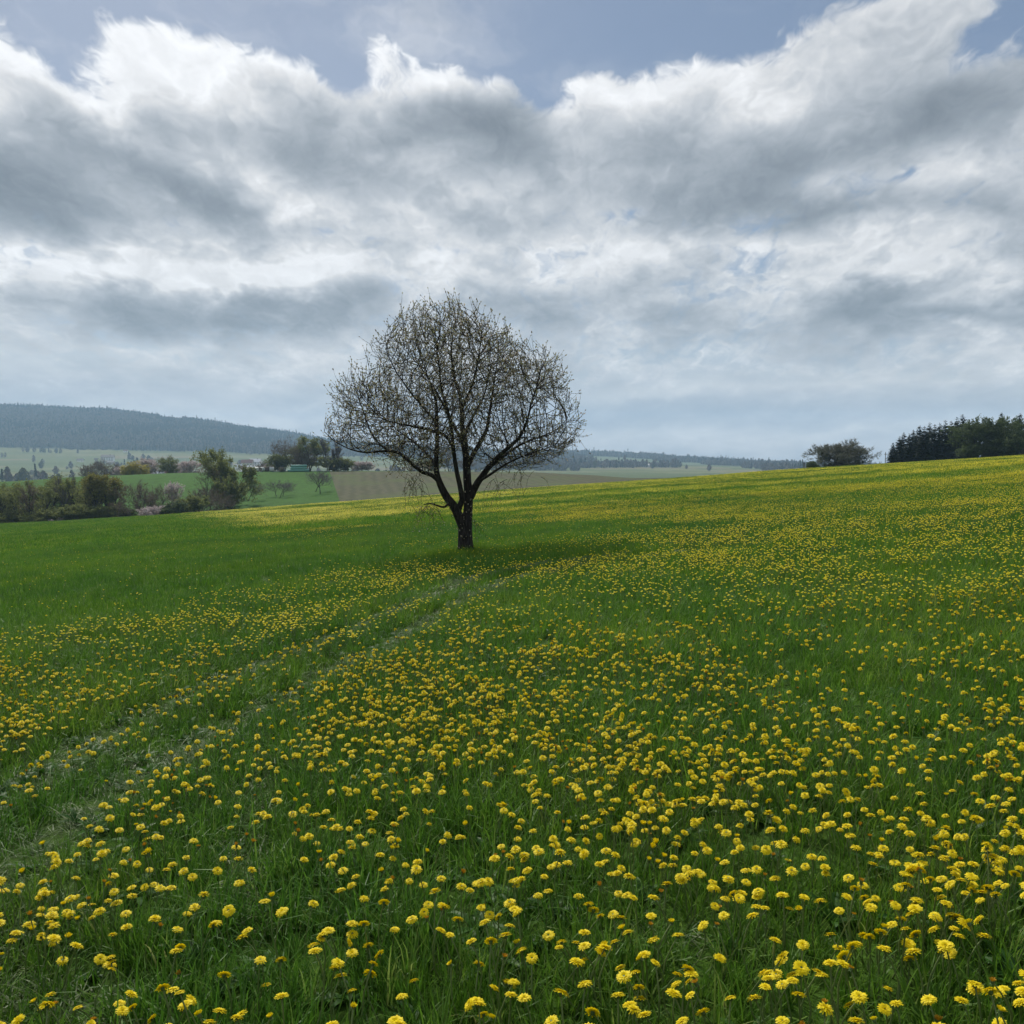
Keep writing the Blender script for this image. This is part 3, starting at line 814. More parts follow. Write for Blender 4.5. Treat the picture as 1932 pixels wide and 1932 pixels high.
F_NEAR = addf([join([(heads[k], Matrix.Translation((0, 0, 0.19)) @ Matrix.Rotation(0.18, 4, 'X') @ Matrix.Diagonal((1, 1, 0.75, 1))), (bracts, Matrix.Translation((0, 0, 0.19))), (stems[k % 4], Matrix.Diagonal((1, 1, 0.19, 1)))], 'flower') for k in range(6)])
F_MID = addf([join([(lows[k], Matrix.Translation((0, 0, 0.18))), (stems[k], Matrix.Diagonal((1, 1, 0.18, 1)))], 'flower') for k in range(4)])
def patch(seed, n, rad):
    r = random.Random(seed); parts = []
    for _ in range(n):
        a = r.uniform(0, 6.283); q = rad * math.sqrt(r.random()); s = r.uniform(0.5, 0.72)
        parts.append((lows[r.randrange(4)], Matrix.Translation((q * math.cos(a), q * math.sin(a), r.uniform(0.09, 0.21))) @ Matrix.Diagonal((s, s, s, 1))))
    return join(parts, 'flower_patch')
F_FAR = addf([patch(700 + i, 12, 0.55) for i in range(5)])
P, Ro, Sc, Ix = [], [], [], []
xs_, ys_ = x1[mask], y1[mask]; near = ys_ < 9
hz = height[mask] / 0.19
P.append(np.stack([xs_, ys_, zz[mask]], -1)); n = len(xs_)
Ro.append(np.stack([rng.normal(-0.05, 0.15, n), rng.normal(0, 0.15, n), rng.uniform(0, 6.28, n)], -1))
Sc.append(np.stack([size[mask] * rng.uniform(0.95, 1.05, n)] * 2 + [hz], -1))
Ix.append(np.where(near, F_NEAR + kindf[mask], F_MID + rng.integers(0, 4, n)))
x, y = flowers(15, 46, 200); n = len(x)
P.append(np.stack([x, y, H(x, y)], -1)); Ro.append(np.stack([rng.normal(0, 0.15, n), rng.normal(0, 0.15, n), rng.uniform(0, 6.28, n)], -1))
Sc.append(np.stack([rng.uniform(0.46, 0.70, n)] * 2 + [rng.uniform(0.7, 1.15, n)], -1)); Ix.append(F_MID + rng.integers(0, 4, n))
x, y = scatter(45, 172, 17.0, 0.66)
k = rng.random(len(x)) * 17.0 < flower_density(x, y) / 12.0 ; x, y = x[k], y[k]; n = len(x)
P.append(np.stack([x, y, H(x, y)], -1)); Ro.append(np.stack([rng.normal(0, 0.05, n), rng.normal(0, 0.05, n), rng.uniform(0, 6.28, n)], -1))
Sc.append(np.stack([rng.uniform(0.8, 1.3, n)] * 2 + [np.ones(n)], -1)); Ix.append(F_FAR + rng.integers(0, 5, n))
fl = instancer('dandelion_flowers', np.concatenate(P), np.concatenate(Ro), np.concatenate(Sc), np.concatenate(Ix), fp)
tag(fl, 'yellow dandelions spread over the field beyond the foreground', 'dandelions', kind='stuff')
print('flowers', sum(len(p) for p in P), n1)

# ------------------------------------------------------------------ the lone tree
def bark_mat(name, dark, light, scale=9.0, lichen=0.0):
    m, t = new_mat(name)
    p = E(t, t.node('ShaderNodeTexCoord').outputs['Object'])
    x, y, z = t.sep(p)
    n = t.noise(t.xyz(x * 1.0, y * 1.0, z * 0.22), scale * 3, 6, 0.65)
    n2 = t.noise(p, scale * 0.5, 4, 0.6)
    c = t.mix(t.smooth(n, 0.35, 0.68), dark, light)
    if lichen:
        c = t.mix(t.smooth(n2, 0.60, 0.68) * lichen, c, (0.20, 0.22, 0.16))
    return finish(m, t, principled(t, c, 0.9, 0.15, bump(t, n, 0.9, 0.03)))
M_BARK = bark_mat('cherry bark', (0.018, 0.015, 0.014), (0.060, 0.052, 0.046), 9.0, 0.35)
M_TWIG = plain('twigs', (0.030, 0.024, 0.022), 0.8, 0.2, 0.2, 5)
M_BUD = leafy('opening buds', [(0.0, (0.12, 0.10, 0.06)), (0.30, (0.22, 0.20, 0.11)), (0.55, (0.32, 0.33, 0.15)), (0.75, (0.42, 0.40, 0.22)), (0.88, (0.48, 0.38, 0.31)), (1.0, (0.72, 0.68, 0.62))], 0.5, 0.6, 0.3, var_island=1.0)

M_PALE = leafy('pale young leaves', [(0.0, (0.30, 0.27, 0.17)), (1.0, (0.62, 0.56, 0.44))], 0.4, 0.6, 0.3, var_island=1.0)

def build_hero():
    K = 0.003274
    def C(cx, cy, dy=0.0): return Vector(((cx - 1005) * K, dy, (1812 - cy) * K))
    # stems and limbs: (name, [(x, y, depth, radius)...]) in the units of the enlarged photograph
    limbs = [
        ('trunk', [(1005, 1835, 0, .215), (1005, 1790, 0, .185), (1003, 1720, 0, .168), (1003, 1640, 0, .162), (1010, 1570, 0, .140), (1022, 1500, .03, .104), (1026, 1420, .05, .100), (1020, 1300, .06, .092), (1015, 1180, .06, .086), (1005, 1050, .02, .072), (988, 920, -.05, .056), (985, 800, -.08, .046), (965, 690, -.05, .036), (930, 560, .05, .026), (915, 420, .12, .018), (925, 280, .15, .010)]),
        ('limb', [(985, 1600, -.02, .10), (962, 1530, -.05, .105), (935, 1470, -.10, .098), (880, 1390, -.18, .088), (840, 1310, -.25, .076), (818, 1220, -.28, .058), (815, 1120, -.26, .050), (820, 1000, -.22, .043), (818, 880, -.2, .036), (815, 760, -.25, .028), (780, 640, -.3, .020), (740, 520, -.32, .012)]),
        ('limb', [(960, 1480, -.05, .075), (985, 1410, -.16, .062), (972, 1320, -.24, .054), (950, 1200, -.32, .048), (935, 1080, -.40, .043), (925, 960, -.46, .037), (900, 820, -.52, .030), (865, 700, -.6, .023), (850, 560, -.7, .015), (835, 420, -.75, .009)]),
        ('limb', [(1040, 1400, .05, .088), (1075, 1330, .0, .080), (1110, 1270, -.08, .072), (1165, 1200, -.15, .062), (1230, 1125, -.25, .052), (1290, 1070, -.32, .044), (1370, 1000, -.42, .036), (1420, 900, -.5, .028), (1450, 780, -.55, .020), (1490, 650, -.6, .013), (1520, 520, -.6, .008)]),
        ('limb', [(1020, 1190, .06, .062), (1055, 1110, .2, .056), (1100, 1030, .34, .048), (1150, 930, .46, .041), (1165, 830, .52, .035), (1185, 720, .55, .028), (1200, 600, .6, .020), (1220, 470, .65, .013), (1235, 330, .65, .008)]),
        ('limb', [(840, 1300, -.25, .050), (790, 1250, -.35, .046), (710, 1215, -.5, .040), (640, 1150, -.65, .035), (570, 1095, -.75, .030), (480, 1085, -.85, .025), (380, 1095, -.95, .020), (280, 1075, -1.0, .015), (180, 1025, -1.05, .010), (110, 960, -1.05, .006)]),
        ('limb', [(560, 1095, -.75, .024), (480, 1060, -.72, .021), (420, 1000, -.7, .018), (380, 920, -.7, .015), (340, 800, -.7, .011), (300, 680, -.7, .007)]),
        ('limb', [(1010, 1120, .04, .052), (985, 1040, .25, .047), (960, 980, .45, .042), (910, 900, .7, .036), (860, 800, .9, .030), (800, 690, 1.1, .023), (720, 560, 1.25, .016), (640, 440, 1.3, .010)]),
        ('limb', [(935, 1060, -.40, .034), (880, 980, -.65, .030), (800, 950, -.85, .026), (700, 930, -1.1, .022), (600, 910, -1.3, .017), (500, 880, -1.4, .012), (420, 800, -1.5, .008)]),
        ('limb', [(1165, 1200, -.15, .040), (1230, 1150, .1, .036), (1320, 1080, .35, .031), (1420, 1020, .55, .025), (1530, 980, .7, .018), (1640, 930, .8, .012), (1710, 860, .85, .007)]),
        ('limb', [(1005, 1060, .02, .044), (1000, 980, .35, .040), (1030, 880, .7, .034), (1080, 780, 1.0, .028), (1130, 660, 1.25, .020), (1160, 520, 1.4, .012)]),
        ('limb', [(985, 800, -.08, .034), (1040, 700, -.4, .029), (1080, 590, -.65, .023), (1110, 460, -.85, .016), (1130, 330, -.9, .009)]),
        ('limb', [(818, 1200, -.28, .034), (760, 1120, .0, .030), (690, 1060, .3, .026), (610, 1000, .6, .021), (520, 940, .85, .015), (430, 860, 1.0, .009)]),
        ('limb', [(820, 900, -.2, .026), (740, 800, -.5, .023), (660, 700, -.8, .018), (580, 580, -.95, .013), (520, 460, -1.0, .008)]),
        ('limb', [(1100, 1290, -.05, .034), (1180, 1240, -.5, .029), (1270, 1180, -.8, .024), (1370, 1130, -1.1, .018), (1480, 1090, -1.3, .012), (1600, 1050, -1.4, .007)]),
        ('limb', [(905, 1430, -.14, .030), (870, 1460, -.35, .024), (830, 1450, -.5, .019), (785, 1433, -.6, .014), (740, 1440, -.65, .008)]),
    ]
    root = tag(add_obj('budding_tree', None), 'lone tree with bare dark limbs and opening buds standing in the flower field', 'tree')
    root.location = tree_at - Vector((0, 0, 0.08)); root.empty_display_size = 0.5
    lead = []
    for name, pts in limbs:
        P3 = [C(a, b, d) for a, b, d, r in pts]; rad = [q[3] for q in pts]
        # resample smoothly
        out, ro = [], []
        for i in range(len(P3) - 1):
            p0, p1, p2, p3 = P3[max(i - 1, 0)], P3[i], P3[i + 1], P3[min(i + 2, len(P3) - 1)]
            n = max(2, int((p2 - p1).length / 0.07))
            for k in range(n):
                t = k / n
                out.append(0.5 * ((2 * p1) + (p2 - p0) * t + (2 * p0 - 5 * p1 + 4 * p2 - p3) * t * t + (3 * p1 - p0 - 3 * p2 + p3) * t ** 3))
                ro.append(rad[i] * (1 - t) + rad[i + 1] * t)
        out.append(P3[-1]); ro.append(rad[-1])
        out = [p + 0.35 * min(ro[i] * 1.0, 0.02) * mnoise.noise_vector(p * 5.0) if i else p for i, p in enumerate(out)]
        mb = MB(); mb.tube(out, ro, 14 if ro[0] > 0.06 else 8)
        if name == 'trunk':      # buttressed, fluted foot
            vs_ = []
            for (vx, vy, vz) in mb.v:
                a = math.atan2(vy, vx); f = max(0, 1 - max(vz, 0) / 0.45)
                g = 1 + 0.22 * f * f * math.cos(5 * a + 0.6) + 0.045 * math.sin(9 * a + vz * 3) + (0.42 * f ** 3)
                vs_.append((vx * g, vy * g, vz))
            mb.v = vs_
        mb.build(name, M_BARK, root, True)
        lead.append((out, ro))
    # ---- crown filled by branches growing towards free space
    r = random.Random(5)
    top = [(95, 970), (105, 890), (230, 650), (320, 610), (400, 500), (480, 370), (620, 255), (730, 205), (900, 172), (1010, 172), (1095, 215), (1190, 295), (1265, 350), (1350, 405), (1420, 445), (1500, 455), (1600, 535), (1650, 620), (1670, 730), (1745, 810), (1765, 945)]
    bot = [(1765, 960), (1740, 1050), (1620, 1140), (1450, 1210), (1250, 1230), (1150, 1180), (1000, 1080), (900, 1090), (780, 1240), (640, 1240), (480, 1150), (300, 1100), (140, 1040), (95, 970)]
    poly = top + bot[1:]
    zs = [(1812 - y) * K for _, y in poly]
    def inp(cx, cy):
        res = False
        for i in range(len(poly)):
            (x0, y0), (x1, y1) = poly[i], poly[(i + 1) % len(poly)]
            if (y0 > cy) != (y1 > cy) and cx < (x1 - x0) * (cy - y0) / (y1 - y0) + x0: res = not res
        return res
    att = []
    while len(att) < 8600:
        cx, cy = r.uniform(60, 1805), r.uniform(90, 1345)
        if not inp(cx, cy): continue
        # half depth of the crown at this height, rounder towards the silhouette
        hd = 2.55 * math.sqrt(max(0.0, 1 - ((cx - 960) / 900.0) ** 2)) * math.sqrt(max(0.03, 1 - ((cy - 780) / 780.0) ** 2))
        q = r.uniform(-1, 1)
        p = C(cx, cy, q * hd)
        # keep the inside thinner than the shell
        u = max(abs((cx - 960) / 860.0), abs(q), abs((cy - 760) / 720.0))
        if mnoise.noise(p * 1.1 + Vector((3, 7, 1))) < -0.30: continue
        if r.random() < 0.35 + 0.65 * u: att.append(p)
    nodes, par, rad0 = [], [], []
    for out, ro in lead:
        prev = -1
        for i, (p, q) in enumerate(zip(out, ro)):
            if p.z < 1.5 and q > 0.05: continue
            if i % 2 and i < len(out) - 1: continue
            nodes.append(p.copy()); par.append(-1); rad0.append(q)
    nlead = len(nodes)
    alive = att; STEP, INF, KILL = 0.08, 0.48, 0.115
    kids = {}
    for it in range(85):
        if not alive: break
        kd = kdtree.KDTree(len(nodes))
        for i, p in enumerate(nodes): kd.insert(p, i)
        kd.balance()
        pull = {}; keep = []
        for a in alive:
            co, i, d = kd.find(a)
            if d < KILL: continue
            keep.append(a)
            if d < INF or it < 3: pull.setdefault(i, []).append((a - co).normalized())
        alive = keep; grown = 0
        for i, dl in pull.items():
            v = Vector((0, 0, 0))
            for d in dl: v += d
            v = v / len(dl) + Vector((r.gauss(0, .10), r.gauss(0, .10), 0.20 + r.gauss(0, .10)))
            if par[i] >= 0: v += (nodes[i] - nodes[par[i]]).normalized() * 0.40
            v += (nodes[i] - Vector((0, 0, 1.3))).normalized() * 0.40
            if v.length < 0.05 or (par[i] >= 0 and v.normalized().dot((nodes[i] - nodes[par[i]]).normalized()) < 0.45): continue
            p = nodes[i] + v.normalized() * STEP
            if any((nodes[c] - p).length < 0.03 for c in kids.get(i, ())): continue
            nodes.append(p); par.append(i); rad0.append(0)
            grown += 1
        kids = {}
        for j in range(nlead, len(nodes)): kids.setdefault(par[j], []).append(j)
        if not grown: break
    # ---- radii from the tips inwards
    N = len(nodes); w = [0.0] * N
    for j in range(N - 1, nlead - 1, -1):
        if w[j] == 0: w[j] = 0.0036 ** 2.2
        if par[j] >= nlead: w[par[j]] += w[j]
    rd = [min(0.03, wj ** (1 / 2.2)) if j >= nlead else rad0[j] for j, wj in enumerate(w)]
    ch = {}
    for j in range(nlead, N): ch.setdefault(par[j], []).append(j)
    mb = MB(); tips = []; thin = []
    starts = [j for j in range(nlead, N) if par[j] < nlead]
    stack = list(starts)
    while stack:
        j = stack.pop()
        chain = [nodes[par[j]], nodes[j]]; rr = [rd[j], rd[j]]
        k = j
        while k in ch:
            c = sorted(ch[k], key=lambda q: -rd[q])
            stack += c[1:]
            k = c[0]; chain.append(nodes[k]); rr.append(rd[k])
        tips.append((chain[-1], (chain[-1] - chain[-2]).normalized()))
        rr[-1] *= 0.6
        mb.tube(chain, rr, 5 if max(rr) > 0.008 else 4, False)
        for q in range(1, len(chain)):
            if rr[q] < 0.008: thin.append((chain[q], (chain[q] - chain[q - 1]).normalized()))
    mb.build('branches', M_BARK, root, True)
    # ---- twigs and buds
    tw, bd, sh = MB(), MB(), MB()
    def bud(p, d, s, bd=bd):
        a = Vector((r.gauss(0, 1), r.gauss(0, 1), r.gauss(0, 1))); sd = d.cross(a)
        if sd.length < 1e-3: return
        sd.normalize(); up = d.cross(sd)
        for e in ((sd, up), (up, sd))[: 2]:
            o = e[0] * s * 0.26
            bd.quad(p, p + d * s * 0.45 + o, p + d * s + e[1] * s * 0.15, p + d * s * 0.4 - o)
    def twig(p, d, L):
        d = (d + Vector((r.gauss(0, .35), r.gauss(0, .35), 0.45 + r.gauss(0, .25)))).normalized()
        n = 3; pts = [p]
        for k in range(n):
            d = (d + Vector((r.gauss(0, .10), r.gauss(0, .10), 0.16))).normalized()
            p = p + d * L / n; pts.append(p)
            if r.random() < 0.75: bud(p, (d + Vector((r.gauss(0, .6), r.gauss(0, .6), .3))).normalized(), r.uniform(0.022, 0.044))
        tw.tube(pts, [0.0040, 0.0034, 0.0028, 0.0016], 3, False)
        bud(p, d, r.uniform(0.034, 0.062))
    for p, d in tips:
        for q in range(2): twig(p, d, r.uniform(0.20, 0.42) if q else r.uniform(0.12, 0.3))
    for p, d in thin:
        if r.random() < 0.34: twig(p, d, r.uniform(0.08, 0.22))
        if r.random() < 0.28: bud(p, (d + Vector((r.gauss(0, .8), r.gauss(0, .8), .4))).normalized(), r.uniform(0.025, 0.05))
    # pendent shoots low on both sides and shoots straight from the trunk
    for (cx, cy, dy, n, sp) in ((790, 1433, -.6, 14, 80), (700, 1300, -.5, 12, 90), (1250, 1290, -.3, 12, 90), (1060, 1560, -.2, 5, 40), (640, 1260, -.6, 10, 80), (1400, 1220, -.6, 10, 100), (740, 1450, -.6, 10, 60)):
        for _ in range(n):
            p = C(cx + r.gauss(0, sp * 0.4), cy + r.gauss(0, 25), dy + r.gauss(0, .2)); pts = [p]; d = Vector((r.gauss(0, .5), r.gauss(0, .5), -.2)).normalized()
            for k in range(r.randrange(4, 9)):
                d = (d + Vector((r.gauss(0, .2), r.gauss(0, .2), -0.28))).normalized(); p = p + d * 0.085; pts.append(p)
                bud(p, (d + Vector((r.gauss(0, 1), r.gauss(0, 1), .5))).normalized(), r.uniform(0.025, 0.05))
            tw.tube(pts, [0.0045 - 0.0028 * k / (len(pts) - 1) for k in range(len(pts))], 3, False)
    for _ in range(46):
        a = r.uniform(math.pi, 2 * math.pi); z = abs(r.gauss(0.85, 0.55)) + 0.15
        q = 0.165 if z < 0.8 else 0.13
        p = Vector((q * math.cos(a), q * math.sin(a), z)); bud(p, Vector((math.cos(a) * .5, math.sin(a), 0.4 + r.random() * .5)).normalized(), r.uniform(0.04, 0.075), sh)
    tag(sh.build('trunk_leaves', M_PALE, root), 'pale young leaves sprouting straight from the trunk', kind='stuff')
    tag(tw.build('twigs', M_TWIG, root), kind='stuff')
    tag(bd.build('buds', M_BUD, root), 'small opening buds, brownish to yellow-green', kind='stuff')
    print('hero', N, len(tips), len(thin), len(bd.f), len(tw.f), len(mb.f))
    return root
hero = build_hero()

# ------------------------------------------------------------------ trees and bushes of the middle distance
M_BARK2 = bark_mat('grey-brown bark', (0.030, 0.026, 0.022), (0.085, 0.075, 0.062), 3.0)
M_BARK3 = bark_mat('pale bark', (0.10, 0.095, 0.085), (0.26, 0.25, 0.22), 3.0)
def spray(name, a, b, c, tr=0.3):
    return leafy(name, [(0.0, a), (0.55, b), (1.0, c)], tr, 0.7, 0.2, var_island=0.85)
M_S_BROWN = spray('bare brown twigs', (0.085, 0.068, 0.052), (0.14, 0.112, 0.086), (0.20, 0.16, 0.12), 0.3)
M_S_GREY = spray('bare grey twigs', (0.080, 0.072, 0.072), (0.13, 0.118, 0.118), (0.19, 0.175, 0.17), 0.3)
M_S_OLIVE = spray('olive spring leaves', (0.105, 0.120, 0.042), (0.165, 0.190, 0.060), (0.25, 0.27, 0.088), 0.55)
M_S_YELLOW = spray('yellow-green spring leaves', (0.12, 0.115, 0.030), (0.20, 0.19, 0.048), (0.30, 0.27, 0.075), 0.4)
M_S_GREEN = spray('fresh green leaves', (0.065, 0.092, 0.040), (0.105, 0.140, 0.058), (0.155, 0.195, 0.085), 0.45)
M_S_DUSK = spray('dusky budding twigs', (0.075, 0.078, 0.062), (0.12, 0.124, 0.095), (0.18, 0.185, 0.14), 0.4)
M_S_WHITE = spray('white-pink blossom', (0.34, 0.29, 0.29), (0.55, 0.47, 0.46), (0.72, 0.64, 0.62), 0.4)
M_S_DARK = spray('dark conifer needles', (0.014, 0.022, 0.017), (0.022, 0.034, 0.024), (0.036, 0.050, 0.033), 0.05)
M_S_WILLOW = spray('yellow willow shoots', (0.30, 0.27, 0.06), (0.45, 0.40, 0.10), (0.60, 0.53, 0.17), 0.5)

def rdir(r, d, spread):
    v = Vector((r.gauss(0, 1), r.gauss(0, 1), r.gauss(0, 1))); v = (v - d * v.dot(d))
    v = v.normalized() if v.length > 1e-4 else Vector((1, 0, 0))
    return (d * math.cos(spread) + v * math.sin(spread)).normalized()
def grow_tree(seed, h, shape, mat, spread=0.62, first=0.25, levels=3, kids=(9, 6, 5), twigs=7, tw_len=0.55, tw_w=0.05, leaf=0, leaf_s=0.12, stems=1, up=0.25, droop=0.0, bark=None, ratio=0.55, trunk_r=None):
    """tapered trunk(s) with limbs, branches and a spray of twigs / leaves; returns two meshes"""
    r = random.Random(seed); tb, cr = MB(), MB()
    tr = trunk_r or h * 0.022
    def branch(p, d, L, rad, lev):
        n = 4 if lev < 2 else 3; pts = [p]; rr = [rad]
        for k in range(n):
            d = (d + Vector((r.gauss(0, .13), r.gauss(0, .13), r.gauss(0, .08) + (up * 0.35 if lev else 0.04) - droop * lev * 0.12))).normalized()
            p = p + d * L / n; pts.append(p); rr.append(rad * (1 - 0.75 * (k + 1) / n))
        tb.tube(pts, rr, 6 if lev == 0 else (4 if lev == 1 else 3), False)
        def along(f):
            q = f * n; i = min(int(q), n - 1)
            return pts[i].lerp(pts[i + 1], q - i), (pts[i + 1] - pts[i]).normalized()
        if lev < levels - 1:
            m = kids[lev]
            for i in range(m):
                f = (first if lev == 0 else 0.3) + (1 - (first if lev == 0 else 0.3)) * (i + r.random()) / m
                q, dd = along(min(f, 0.99))
                ln = L * ratio * r.uniform(0.75, 1.2) * (shape(f) if lev == 0 else (1.1 - 0.5 * f))
                branch(q, rdir(r, dd, spread * r.uniform(0.7, 1.35)), ln, rad * (1 - 0.7 * f) * 0.55, lev + 1)
        else:
            for i in range(twigs):
                q, dd = along(r.uniform(0.15, 1.0)); td = rdir(r, dd, r.uniform(0.2, 0.9)); td = (td + Vector((0, 0, up * 0.6 - droop))).normalized()
                e = q + td * tw_len * r.uniform(0.5, 1.3)
                sd = td.cross(Vector((r.gauss(0, 1), r.gauss(0, 1), r.gauss(0, 1))))
                if sd.length > 1e-3: cr.sliver(q, e, tw_w * r.uniform(0.6, 1.2), sd.normalized())
                for _ in range(leaf):
                    c = q.lerp(e, r.uniform(0.2, 1.1)) + Vector((r.gauss(0, .1), r.gauss(0, .1), r.gauss(0, .1))) * tw_len
                    a = Vector((r.gauss(0, 1), r.gauss(0, 1), r.gauss(0, 1))).normalized(); b = rdir(r, a, 1.57)
                    s = leaf_s * r.uniform(0.5, 1.3)
                    cr.tri(c - a * s * 0.5, c + a * s * 0.5, c + b * s)
    for k in range(stems):
        a = 6.283 * k / stems + r.random(); lean = 0.0 if stems == 1 else r.uniform(0.12, 0.42)
        d = Vector((math.cos(a) * math.sin(lean), math.sin(a) * math.sin(lean), math.cos(lean)))
        branch(Vector((math.cos(a), math.sin(a), 0)) * (0 if stems == 1 else tr * 1.2) + Vector((0, 0, -0.25)), d, h * (0.86 if stems == 1 else r.uniform(0.6, 0.85)), tr * (1 if stems == 1 else 0.6), 0)
    return tb.mesh('trunk', bark or M_BARK2, True), cr.mesh('crown', mat)
ROUND = lambda f: 0.35 + 1.0 * math.sin(math.pi * min(1, max(0, (f - 0.05) * 0.95)))
TALL = lambda f: 0.55 + 0.45 * math.sin(math.pi * f)
SPREAD = lambda f: 0.6 + 0.8 * math.sin(math.pi * min(1, f * 0.9 + 0.1))
def conifer(seed, h, rad, mat, whorls=17, per=9):
    r = random.Random(seed); tb, cr = MB(), MB()
    tb.tube([(0, 0, -0.3), (0, 0, h * 0.5), (0, 0, h)], [h * 0.018, h * 0.012, 0.01], 6, False)
    for i in range(whorls):
        f = i / (whorls - 1); z = h * (0.04 + 0.94 * f); L = rad * (1 - f) ** 0.75 * (0.6 + 0.6 * r.random()) + 0.10
        m = max(4, int(per * (1 - 0.5 * f)))
        for k in range(m):
            a = 6.283 * (k + r.random()) / m; d = Vector((math.cos(a), math.sin(a), 0)); sd = Vector((-d.y, d.x, 0))
            l = L * r.uniform(0.7, 1.2); p = Vector((0, 0, z + r.gauss(0, 0.02) * h)); dr = -0.30 + 0.75 * f + r.gauss(0, 0.25)
            m1 = p + d * l * 0.55 + Vector((0, 0, dr * l * 0.5)); e = p + d * l + Vector((0, 0, dr * l * 0.75 + 0.06 * l))
            w = 0.22 * l + 0.05
            cr.quad(p, m1 - sd * w + Vector((0, 0, -0.1 * l)), e, m1 + sd * w + Vector((0, 0, -0.1 * l)))
            for q in range(3):
                b = p.lerp(e, r.uniform(0.3, 1)); c = b + sd * r.choice((-1, 1)) * w * r.uniform(0.5, 1.2) + d * w * 0.6 + Vector((0, 0, -r.uniform(0.0, 0.4) * w))
                cr.tri(b, b.lerp(c, 0.6) + Vector((0, 0, -0.35 * w)), c)
    return tb.mesh('trunk', M_BARK2, True), cr.mesh('crown', mat)

KINDS = {}
def kind(key, *variants): KINDS[key] = list(variants)
kind('alder', *[grow_tree(20 + i, 8.6, TALL, M_S_OLIVE if i else M_S_BROWN, 0.62, 0.30, 3, (14, 6), 9, 0.8, 0.040, 1, 0.18, ratio=0.32, up=0.30) for i in range(4)])
kind('yellow_alder', *[grow_tree(30 + i, 8.4, TALL, M_S_YELLOW, 0.62, 0.28, 3, (14, 6), 8, 0.75, 0.04, 2, 0.20, ratio=0.32, up=0.30) for i in range(2)])
kind('bare_shrub', *[grow_tree(40 + i, 5.4, ROUND, M_S_BROWN, 0.75, 0.10, 3, (10, 6), 11, 0.7, 0.035, 0, stems=5, ratio=0.50) for i in range(2)])
kind('green_shrub', *[grow_tree(50 + i, 4.0, ROUND, M_S_GREEN, 0.85, 0.06, 3, (9, 6), 10, 0.5, 0.05, 4, 0.20, stems=5, ratio=0.52) for i in range(2)])
kind('olive_shrub', *[grow_tree(55 + i, 4.2, ROUND, M_S_OLIVE, 0.85, 0.06, 3, (9, 6), 12, 0.5, 0.05, 3, 0.18, stems=5, ratio=0.52) for i in range(2)])
kind('blossom', *[grow_tree(60 + i, 3.4, ROUND, M_S_WHITE, 0.85, 0.12, 3, (8, 6), 10, 0.45, 0.03, 3, 0.15, stems=4, ratio=0.52) for i in range(2)])
kind('fruit', *[grow_tree(70 + i, 4.6, SPREAD, M_S_GREY, 0.85, 0.36, 3, (13, 8), 13, 0.7, 0.032, 0, ratio=0.60, up=0.25) for i in range(3)])
kind('oldbare', *[grow_tree(80 + i, 10.0, ROUND, M_S_BROWN, 0.8, 0.14, 4, (9, 6, 5), 6, 0.9, 0.040, 0, stems=3, ratio=0.52) for i in range(2)])
kind('oldolive', *[grow_tree(84 + i, 10.0, ROUND, M_S_OLIVE, 0.72, 0.08, 4, (10, 6, 5), 6, 0.8, 0.045, 2, 0.24, stems=3, ratio=0.47) for i in range(2)])
kind('poplar', *[grow_tree(90 + i, 10.5, TALL, M_S_GREY, 0.42, 0.22, 3, (18, 7), 16, 1.0, 0.045, 0, stems=2, ratio=0.34, up=0.5) for i in range(2)])
kind('willow', *[grow_tree(95 + i, 7.0, ROUND, M_S_WILLOW, 0.95, 0.2, 3, (13, 8), 18, 1.7, 0.10, 0, stems=3, ratio=0.48, droop=0.9, up=0.0) for i in range(1)])
kind('spreading', *[grow_tree(98 + i, 5.6, ROUND, M_S_DUSK, 0.85, 0.05, 4, (11, 7, 5), 13, 0.5, 0.034, 0, 0.12, stems=5, ratio=0.54, up=0.18) for i in range(2)])
kind('leafy', *[grow_tree(104 + i, 9.0, ROUND, M_S_GREEN, 0.8, 0.03, 4, (11, 7, 5), 5, 0.65, 0.05, 3, 0.25, stems=4, ratio=0.50) for i in range(2)])
kind('spruce', *[conifer(110 + i, 8.0, 1.9, M_S_DARK, 44, 14) for i in range(4)])
print('tree kinds', sum(len(m.polygons) for v in KINDS.values() for p in v for m in p))
trng = random.Random(77)
PROTO_H = {}
def plant(key, name, X, depth, hpx, label, cat='tree', group=None, wide=1.0, sink=0.0, var=None):
    """a tree on the ground at picture column X and given depth; hpx its height in 1932-pixel units at that depth"""
    vs_ = KINDS[key]; v = vs_[trng.randrange(len(vs_)) if var is None else var % len(vs_)]
    p = at(X, depth); h = hpx / FPX * depth
    if v[1].name not in PROTO_H:
        PROTO_H[v[1].name] = max(q.co.z for q in v[1].vertices)
    s = h / PROTO_H[v[1].name]
    o = tag(add_obj(name, None), label, cat, group)
    o.location = p - Vector((0, 0, sink)); o.rotation_euler = (0, 0, trng.uniform(0, 6.28)); o.scale = (s * wide, s * wide, s); o.empty_display_size = 1
    add_obj('trunk', v[0], o); add_obj('crown', v[1], o)
    return o

